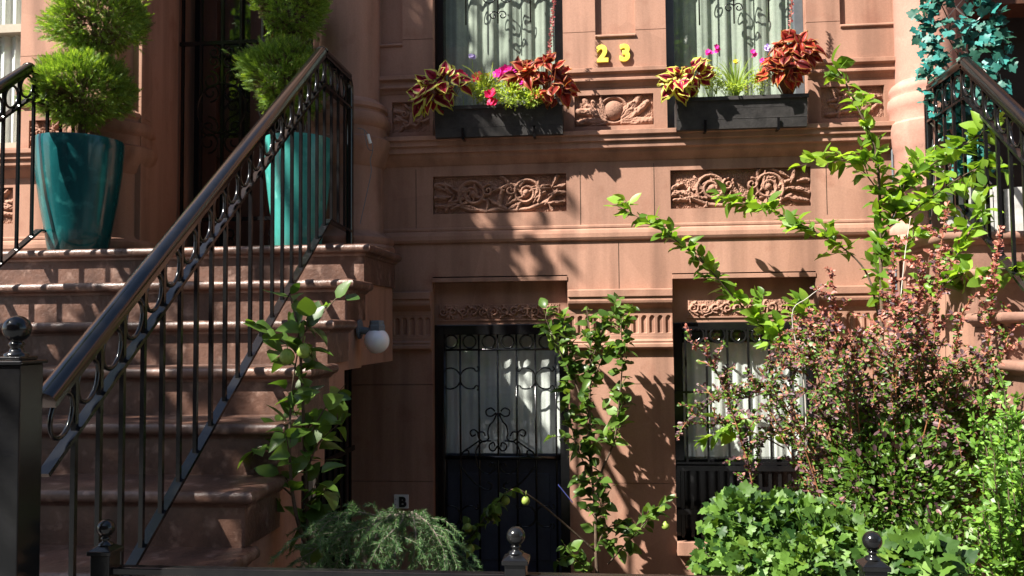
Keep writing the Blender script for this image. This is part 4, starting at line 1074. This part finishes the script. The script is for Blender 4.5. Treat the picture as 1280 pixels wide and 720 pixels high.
# ================================================================== FLOWER BOXES
YB = 4.885
def flower_box(r, label, n):
    a, b_, c, d = r; h = d-c
    o = empty('flower_box', ((a+b_)/2, YB, c), label, 'planter box', 'black flower boxes on the upper window sills')
    mb = MB(); bot = .02
    mb.prism(a, b_, [(YB+.19, c), (YB+.03, c), (YB, d-.012), (YB+.012, d-.012), (YB+.04, c+.015), (YB+.18, c+.015), (YB+.18, d-.01), (YB+.19, d-.01)][::-1])
    mb.add([(a,YB+.03,c),(a,YB+.19,c),(a,YB+.19,d-.01),(a,YB,d-.012)], [(0,1,2,3)]); mb.add([(b_,YB+.03,c),(b_,YB+.19,c),(b_,YB+.19,d-.01),(b_,YB,d-.012)], [(3,2,1,0)])
    bx = mb.build('box_shell', WOODBOX, o)
    mb = MB(); mb.box(a-.006, b_+.006, YB-.01, YB+.006, d-.03, d-.008)
    for zf in (.62, .3): mb.bar((a, YB+.03*(1-zf)-.001, c+h*zf), (b_, YB+.03*(1-zf)-.001, c+h*zf), .002, .003)
    mb.build('rim', WOODBOX, o, bevel=.002)
    MB().box(a+.01, b_-.01, YB+.02, YB+.18, d-.06, d-.035).build('soil', SOIL, o)
    for f in (.22, .78):
        x = a+(b_-a)*f; mb = MB(); mb.bar((x, YB+.022, c-.012), (x, YB+.012, c+.05), .014, .006); mb.bar((x, YB+.02, c-.012), (x, YB+.2, c-.012), .014, .008); mb.build('bracket', IRON, o)
    return o
fl = rect(543, 133, 703, 170, YB); fr_ = rect(846, 114, 1010, 157, YB)
zc, zd = (fl[2]+fr_[2])/2-.0, (fl[3]+fr_[3])/2
fl = (fl[0], fl[1], zc, zd); fr_ = (fr_[0], fr_[1], zc, zd)
flower_box(fl, 'black flower box under the left upper window, with magenta petunias', 0)
flower_box(fr_, 'black flower box under the right upper window, with spiky grass', 1)
def T_coleus(f=.66):
    x = [0,.15,.4,.7,.9,1.0]; hw = [0,.34,.5,.38,.18,0]
    T = []; 
    for i in range(6): T.append((x[i], 0, -.35*x[i]**2))
    for s in (1,-1):
        for i in range(1,5): T.append((x[i], s*hw[i]*f, .05-.35*x[i]**2))
        for i in range(1,5): T.append((x[i]+(.02 if i%2 else -.01), s*hw[i], .035-.35*x[i]**2-(.03 if i%2 else 0)))
    T.append((1.1, 0, -.45))
    Fc, Fr = [], []
    for k, s in enumerate((1,-1)):
        b = 6+8*k; q = 14+8*k if False else b+4
        Fc += [(0,1,b), (1,2,b+1,b), (2,3,b+2,b+1), (3,4,b+3,b+2), (4,5,b+3)]
        Fr += [(0,b,q), (b,b+1,q+1,q), (b+1,b+2,q+2,q+1), (b+2,b+3,q+3,q+2), (b+3,5,22,q+3)]
    return np.array(T), Fc, Fr
CT, CFC, CFR = T_coleus()
CT2 = T_coleus(.86)[0]
def coleus(label, blobs, n, size, mc, mr, stem0, tm=None):
    o = empty('coleus', stem0, label, 'potted plant'); P, A, N_ = [], [], []; mb = MB()
    for c, rr in blobs:
        for k in range(max(1, n//len(blobs))):
            d = Vector((random.gauss(0,1), random.gauss(-.7,.5), random.gauss(.2,.8))).normalized(); p = Vector((c.x+d.x*rr[0]*.75, c.y+d.y*rr[1]*.75, c.z+d.z*rr[2]*.75))
            P.append(p); A.append((d.x+random.gauss(0,.35), -.25+random.gauss(0,.2), d.z*.7+random.gauss(-.25,.35))); N_.append((random.gauss(-.15,.3), -.95+random.gauss(0,.2), .7)); mb.tube([stem0, Vector(stem0).lerp(p, .6)+Vector((0,0,.01)), p], .0022, 4)
    mb.build('stems', BARK_RED, o)
    P, A, N_ = np.array(P), np.array(A), np.array(N_); sc = size*rng.uniform(.6, 1.15, len(P)); lm = MB()
    vs, fs = place(CT if tm is None else tm, CFC+CFR, P, A, N_, sc); lm.add(vs, fs)
    lm.m = ([0]*len(CFC)+[1]*len(CFR))*len(P); lm.build('foliage', [mc, mr], o, smooth=True); return o
def grassy(label, p, n, L, droop=1.0):
    o = empty('spiky_grass', p, label, 'potted plant'); mb = MB()
    for k in range(n):
        a = random.uniform(0, 6.28); sp = random.uniform(.05,.75)*droop; l = L*random.uniform(.55,1.15); w_ = .0048
        u = Vector((math.cos(a), math.sin(a), 0)); s = Vector((-math.sin(a), math.cos(a), 0)); vs = []
        for i in range(7):
            t = i/6; q = Vector(p)+u*(sp*l*t**1.6)+Vector((0,0,l*t-sp*l*.55*t**3)); ww = w_*(1-t)**.7+.0003; vs += [q-s*ww, q+s*ww+Vector((0,0,.002))]
        mb.add(vs, [(2*i,2*i+1,2*i+3,2*i+2) for i in range(6)])
    mb.build('blades', GRASSG, o, smooth=True); return o
def flowers(name, label, heads, mat, parent_z, cat='flowers', r=.018, petals=5):
    """heads: list of world points of the flower heads"""
    b = Vector(heads[0]); o = empty(name, (b.x, b.y+.08, parent_z), label, cat); mb = MB(); sm = MB()
    for h in heads:
        mb = MB(); mb.ball(h, .005, 6)
        for q in range(3):
            c = Vector(h)+Vector((random.uniform(-.014,.014), random.uniform(-.01,.01), random.uniform(-.012,.012))); n_ = Vector((random.gauss(-.2,.4), -1, random.gauss(.5,.4))).normalized()
            u = n_.orthogonal().normalized(); w_ = n_.cross(u)
            for k in range(petals):
                a = 2*math.pi*k/petals; d = u*math.cos(a)+w_*math.sin(a); s = u*-math.sin(a)+w_*math.cos(a)
                mb.add([c-n_*.004, c+d*r*.6+s*r*.5, c+d*r*1.05+s*r*.25+n_*.003, c+d*r*1.05-s*r*.25+n_*.003, c+d*r*.6-s*r*.5], [(0,1,2,3,4)])
        mb.build('flower_head', mat, o)
        sm.tube([Vector((h[0], YB+.09, parent_z)), Vector(h)+Vector((0,.02,-.03)), h], .0018, 5)
    sm.build('stems', GRASSG, o); return o
def spike(label, pts, Y):
    poly = smooth_px([(x, y, Y) for x, y in pts]); o = empty('flower_spike', poly[0], label, 'flower'); mb = MB(); mb.tube(poly, .002, 5); mb.build('stem', BARK_RED, o)
    P, A = [], []
    for p, t, f in sample(poly, .0035, .15):
        v = Vector((random.gauss(0,1), random.gauss(0,1), .3)); P.append(p); A.append(v)
    vs, fs = place(*SMALL, np.array(P), np.array(A), rng.normal(size=(len(P),3)), np.full(len(P), .017)); lm = MB(); lm.add(vs, fs); lm.build('florets', SPIKERED, o)
def filler(label, blobs, n, mat, zsoil, size=.022, name='trailing_filler_plant'):
    c = blobs[0][0]; o = empty(name, (c.x, c.y, zsoil), label, 'potted plant'); Ps, As = [], []; mb = MB()
    for c, rr in blobs:
        k = n//len(blobs); d = unit(k); Ps.append(np.array(c)+d*np.array(rr)*rng.uniform(.3,1,k)[:,None]); As.append(d+rng.normal(0,.5,(k,3))+np.array([0,0,.4]))
        for _ in range(8):
            v = unit(1)[0]; mb.tube([Vector((c.x, YB+.08, zsoil)), Vector(np.array(c)+v*np.array(rr)*.8)], .0015, 4)
    mb.build('stems', GRASSG, o); P, A = np.vstack(Ps), np.vstack(As); lm = MB(); vs, fs = place(*SMALL, P, A, rng.normal(0,.6,P.shape)+np.array([0,-.6,.8]), size*rng.uniform(.6,1.2,len(P))); lm.add(vs, fs); lm.build('foliage', mat, o)
zs_ = zd-.04
def sp(px): p = at(px, 125, YB+.09); return Vector((p.x, YB+.09, zs_))
# left box
coleus('crimson and yellow rimmed coleus at the left end of the left flower box', [bl(556, 108, YB-.02, 30, 18, 18), bl(540, 118, YB-.02, 18, 14, 15)], 52, .088, CRIM, EDGE_Y, sp(560))
coleus('orange-red coleus at the right end of the left flower box', [bl(680, 92, YB, 28, 20, 22), bl(690, 112, YB, 26, 16, 20), bl(655, 98, YB, 16, 12, 15)], 120, .074, BURG, EDGE_O, sp(680), CT2)
filler('lime green filler foliage in the middle of the left flower box', [bl(605, 110, YB, 22, 18, 16), bl(640, 118, YB-.03, 26, 18, 16), bl(665, 122, YB-.03, 18, 12, 12)], 2000, LIME, zs_)
grassy('long arching grass blades rising from the left flower box', sp(612), 26, .34, 1.2)
flowers('petunia', 'bright magenta petunia near the middle of the left flower box', [at(632,87,YB-.01), at(624,90,YB), at(640,88,YB-.01), at(650,94,YB-.01), at(659,101,YB-.04), at(648,103,YB-.04), at(644,98,YB)], MAGENTA, zs_, r=.03)
flowers('petunia', 'red petunia blooms left of centre in the left flower box', [at(577,94,YB), at(596,97,YB), at(612,118,YB-.06), at(616,126,YB-.06)], REDPET, zs_, r=.028)
flowers('lilac_flower', 'lilac flower head standing above the left flower box', [at(590,72,YB+.02)], LILAC, zs_, r=.016)
flowers('yellow_flower', 'tiny yellow blooms beside the red petunias of the left flower box', [at(602,101,YB-.01), at(611,95,YB)], YELPET, zs_, r=.01)
spike('pink-red flower spike rising from the left flower box at its right end', [(684,90),(688,50),(692,10),(694,-30)], YB-.03)
# right box
coleus('yellow-green and pink coleus at the left end of the right flower box', [bl(862, 96, YB-.02, 22, 17, 16), bl(845, 106, YB-.04, 12, 12, 12)], 60, .075, CRIM, EDGE_Y, sp(865))
coleus('tall burgundy coleus at the right end of the right flower box', [bl(992, 60, YB, 20, 16, 16), bl(983, 82, YB-.02, 26, 18, 20), bl(1000, 66, YB, 20, 20, 18), bl(975, 92, YB, 22, 12, 16)], 140, .07, BURG, EDGE_O, sp(985), CT2)
grassy('dense fountain of pale spiky grass in the centre of the right flower box', sp(920), 130, .3, .95)
filler('green filler foliage in the right flower box behind the grass', [bl(890, 100, YB+.03, 14, 16, 12), bl(950, 100, YB+.03, 18, 16, 12), bl(920, 108, YB, 30, 7, 12)], 700, LIME, zs_, .018)
flowers('verbena', 'small magenta verbena heads above the right flower box', [at(887,66,YB), at(897,61,YB), at(941,67,YB), at(952,75,YB)], MAGENTA, zs_, r=.015)
flowers('lilac_flower', 'lilac flower head above the right flower box', [at(957,59,YB)], LILAC, zs_, r=.016)
flowers('yellow_flower', 'yellow flower tuft in the grass of the right flower box', [at(919,77,YB)], YELPET, zs_, r=.011)
spike('dusky pink flower spike above the burgundy coleus', [(986,45),(989,20),(990,-10),(990,-40)], YB-.03)

# ================================================================== NUMBERS, LETTER, LAMP, CABLE
def text_mesh(ch, h, depth, off, name, mat, parent, c, y):
    cu = bpy.data.curves.new('t', 'FONT'); cu.body = ch; cu.extrude = depth/2; cu.offset = off; cu.bevel_depth = .0015; cu.size = 1; cu.align_x = 'CENTER'
    cu.resolution_u = 6
    cu.size = h/.73
    ob = bpy.data.objects.new('t', cu); COL.objects.link(ob); dg = bpy.context.evaluated_depsgraph_get(); dg.update()
    me = bpy.data.meshes.new_from_object(ob.evaluated_get(dg)); bpy.data.objects.remove(ob)
    xs = [v.co.x for v in me.vertices]; ys_ = [v.co.y for v in me.vertices]; mx_, my_ = (max(xs)+min(xs))/2, (max(ys_)+min(ys_))/2
    me.transform(Matrix.Translation((-mx_, -my_, 0))); me.transform(Matrix.Rotation(math.pi/2, 4, 'X')); 
    off_ = parent.location if parent else Vector((0,0,0))
    me.transform(Matrix.Translation(Vector((c.x, y, c.z))-off_)); me.materials.clear(); me.materials.append(mat)
    o = bpy.data.objects.new(name, me); COL.objects.link(o); o.parent = parent; return o
hn = empty('house_number', at(767, 68, D), 'yellow numerals 23 mounted on the brownstone between the flower boxes', 'house number')
text_mesh('2', .098, .014, .0055, 'digit', YELLOW, hn, at(753, 68, D), D-.012)
text_mesh('3', .098, .014, .0055, 'digit', YELLOW, hn, at(781, 67, D), D-.012)
r_ = rect(492, 619, 510, 636, D-.02)
ls = empty('letter_sign', at(500, 628, D), 'small white plate with a black letter B, above the spruce', 'sign')
MB().box(r_[0], r_[1], D-.012, D+.001, r_[2], r_[3]).build('plate', WHITEP, ls, bevel=.001)
text_mesh('B', .058, .003, .003, 'letter', BLACKP, ls, at(503.5, 627.5, D-.014), D-.0145)
mb = MB()
for py in (624, 631): p = at(494.5, py, D-.013); mb.ball((p.x, D-.0125, p.z), .003, 8)
mb.build('screw', GREYMETAL, ls)

yl = 4.2; lc = at(471, 426, yl); lr = 16.2*yl/FPX
lamp = empty('globe_lamp', lc, 'white glass globe lamp on a grey bracket at the side of the stoop', 'lamp')
MB().ball(lc, lr, 32).build('globe', OPAL, lamp, smooth=True)
MB().lathe((lc.x, lc.y, lc.z+lr*.8), [(0,.052),(.035,.052),(.038,.045),(.038,.03),(.043,.026),(.043,0),(.02,-.004)], 6).build('fitter', GREYMETAL, lamp)
xw = -1.262
mb = MB(); mb.tube([(xw, yl, lc.z+.06), (xw+.01, yl, lc.z+.06)], .05, 20); mb.tube([(xw+.005, yl, lc.z+.055), (xw+.05, yl, lc.z+.05), (lc.x, yl, lc.z+lr+.0)], [.022,.018,.016], 12)
mb.build('bracket', GREYMETAL, lamp, smooth='auto')

yc = 4.74; cb = empty('cable', at(459, 180, yc), 'thin grey cable with white connector hanging beside the stoop railing', 'cable')
MB().tube(smooth_px([(447,160,yc),(456,163,yc),(464,176,yc),(466,188,yc),(463,200,yc),(464,215,yc),(460,235,yc),(455,258,yc),(450,280,yc)]), .0022, 6).tube(smooth_px([(455,163,yc-.01),(460,185,yc-.01),(466,188,yc-.01)]), .002, 6).build('wire', GREYMETAL, cb)
MB().tube([at(460,168,yc-.012), at(463,179,yc-.012)], .009, 8).build('connector', WHITEP, cb)
cp = empty('conduit_pipe', at(1122, 300, D-.03), 'thin grey conduit running down the wall left of the pink column', 'pipe')
a = at(1114, 152, D-.03); MB().tube([(a.x, D-.03, a.z), (a.x, D-.03, .1)], .006, 8).build('pipe', GREYMETAL, cp)

# ================================================================== STREET TREE (behind the viewer, shades the steps)
def street_tree(c, rr, n, label):
    c = Vector(c); o = empty('street_tree', (c.x, c.y, 0), label, 'tree'); mb = MB()
    mb.tube([(c.x, c.y, -.1), (c.x+.05, c.y, 2), (c.x-.05, c.y+.05, c.z-rr[2]*.9), (c.x, c.y, c.z)], [.17,.14,.11,.05], 12)
    tips = []
    for k in range(34):
        v = unit(1)[0]; tip = c+Vector((v[0]*rr[0]*.85, v[1]*rr[1]*.85, v[2]*rr[2]*.85)); s = Vector((c.x, c.y, c.z-rr[2]*random.uniform(.2,.9)))
        mb.tube([s, s.lerp(tip, .5)+Vector((0,0,.1)), tip], [.04,.02,.006], 6); tips.append(tip)
    mb.build('trunk', BARK, o)
    P = np.vstack([np.array(t)+rng.normal(0, .33, (n//len(tips), 3)) for t in tips]); A = rng.normal(size=P.shape)
    vs, fs = place(*LEAF, P, A, rng.normal(0,.4,P.shape)+np.array([0,0,1]), rng.uniform(.1,.17,len(P))); lm = MB(); lm.add(vs, fs); lm.build('crown', PEARLEAF, o)
def upsun(p, s): return Vector(p)-Vector((1.3,1,-1.66))*s
def shade_tree():
    lobes = [(upsun((-2.35, 3.0, .75), 2.4), (1.15, 1.1, 1.0), 3100), (upsun((-.95, 3.0, .6), 3.0), (.5, .6, .45), 330), (upsun((-3.7, 3.4, 1.2), 2.6), (.8, .8, 1.0), 800),  # crown lobes shaped and set up-sun to cast shade on steps and wall
             (upsun((-1.38, 4.85, 3.5), 2.0), (.17, .2, .5), 420), (upsun(at(490, 88, D), 1.9), (.18, .2, .24), 330), (upsun(at(558, 300, D), 1.9), (.12, .12, .24), 260)]
    base = Vector((-8.2, -1.3, 0)); o = empty('street_tree', base, 'unseen street tree, crown shaped to shade the stoop and left wall', 'tree'); mb = MB()
    mb.tube([base+Vector((0,0,-.1)), base+Vector((.1,0,2.5)), base+Vector((.2,.1,5)), lobes[0][0]-Vector((0,0,.6))], [.2,.16,.13,.06], 12)
    Ps = []
    for c, rr, n in lobes:
        k = max(6, n//75); d = unit(k)*rng.uniform(.3, 1, (k,1)); tips = np.array(c)+d*np.array(rr)
        mb.tube([base+Vector((.2,.1,4.5)), (base+Vector((.2,.1,5))).lerp(c, .6)+Vector((0,0,.3)), c], [.06,.04,.02], 8)
        for t_ in tips: mb.tube([c, Vector(c).lerp(Vector(t_), .5)+Vector((0,0,.05)), t_], [.015,.01,.004], 5)
        Ps.append(tips[rng.integers(0, k, n)]+rng.normal(0, .16, (n,3)))
    mb.build('trunk', BARK, o); P = np.vstack(Ps)
    vs, fs = place(*LEAF, P, rng.normal(size=P.shape), rng.normal(0,.5,P.shape)+np.array([0,0,1]), rng.uniform(.09,.16,len(P))); lm = MB(); lm.add(vs, fs); lm.build('crown', PEARLEAF, o)
shade_tree()
for x_, y_, z_, l_ in ((3.2, -1.9, 6.6, 'leafy street tree at the kerb to the right of the viewer'), (9.5, -1.9, 6.8, 'leafy street tree farthest right along the kerb')):
    street_tree((x_, y_, z_), (2.9, 2.3, 2.2), 5200, l_)
BRICK = mottled('dark_red_brick', (.16,.06,.045), (.22,.09,.065), .9, 2, .4, 60)
for k, x0_ in enumerate((-24, -17, -10, -3, 4, 11, 18)):
    hh = 13+.5*((k*3) % 4); o = empty('row_house', (x0_+3.5, -15, 0), 'row house across the street, number %s from the left end' % ('one two three four five six seven'.split()[k]), 'house', 'row houses across the street')
    MB().box(x0_+.01, x0_+6.99, -16, -15, -.3, hh).box(x0_, x0_+7, -16, -14.6, hh, hh+.5).build('wall', BRICK if k % 2 else STONE, o)
    for f in range(4):
        for q in range(3):
            wx, wz = x0_+1.2+q*1.9, 1+f*3.1; w_o = MB().box(wx, wx+1, -14.99, -14.93, wz, wz+1.9).build('window', DARK, o); MB().box(wx-.05, wx+1.05, -14.99, -14.9, wz-.15, wz-.01).build('sill', STONE, w_o)
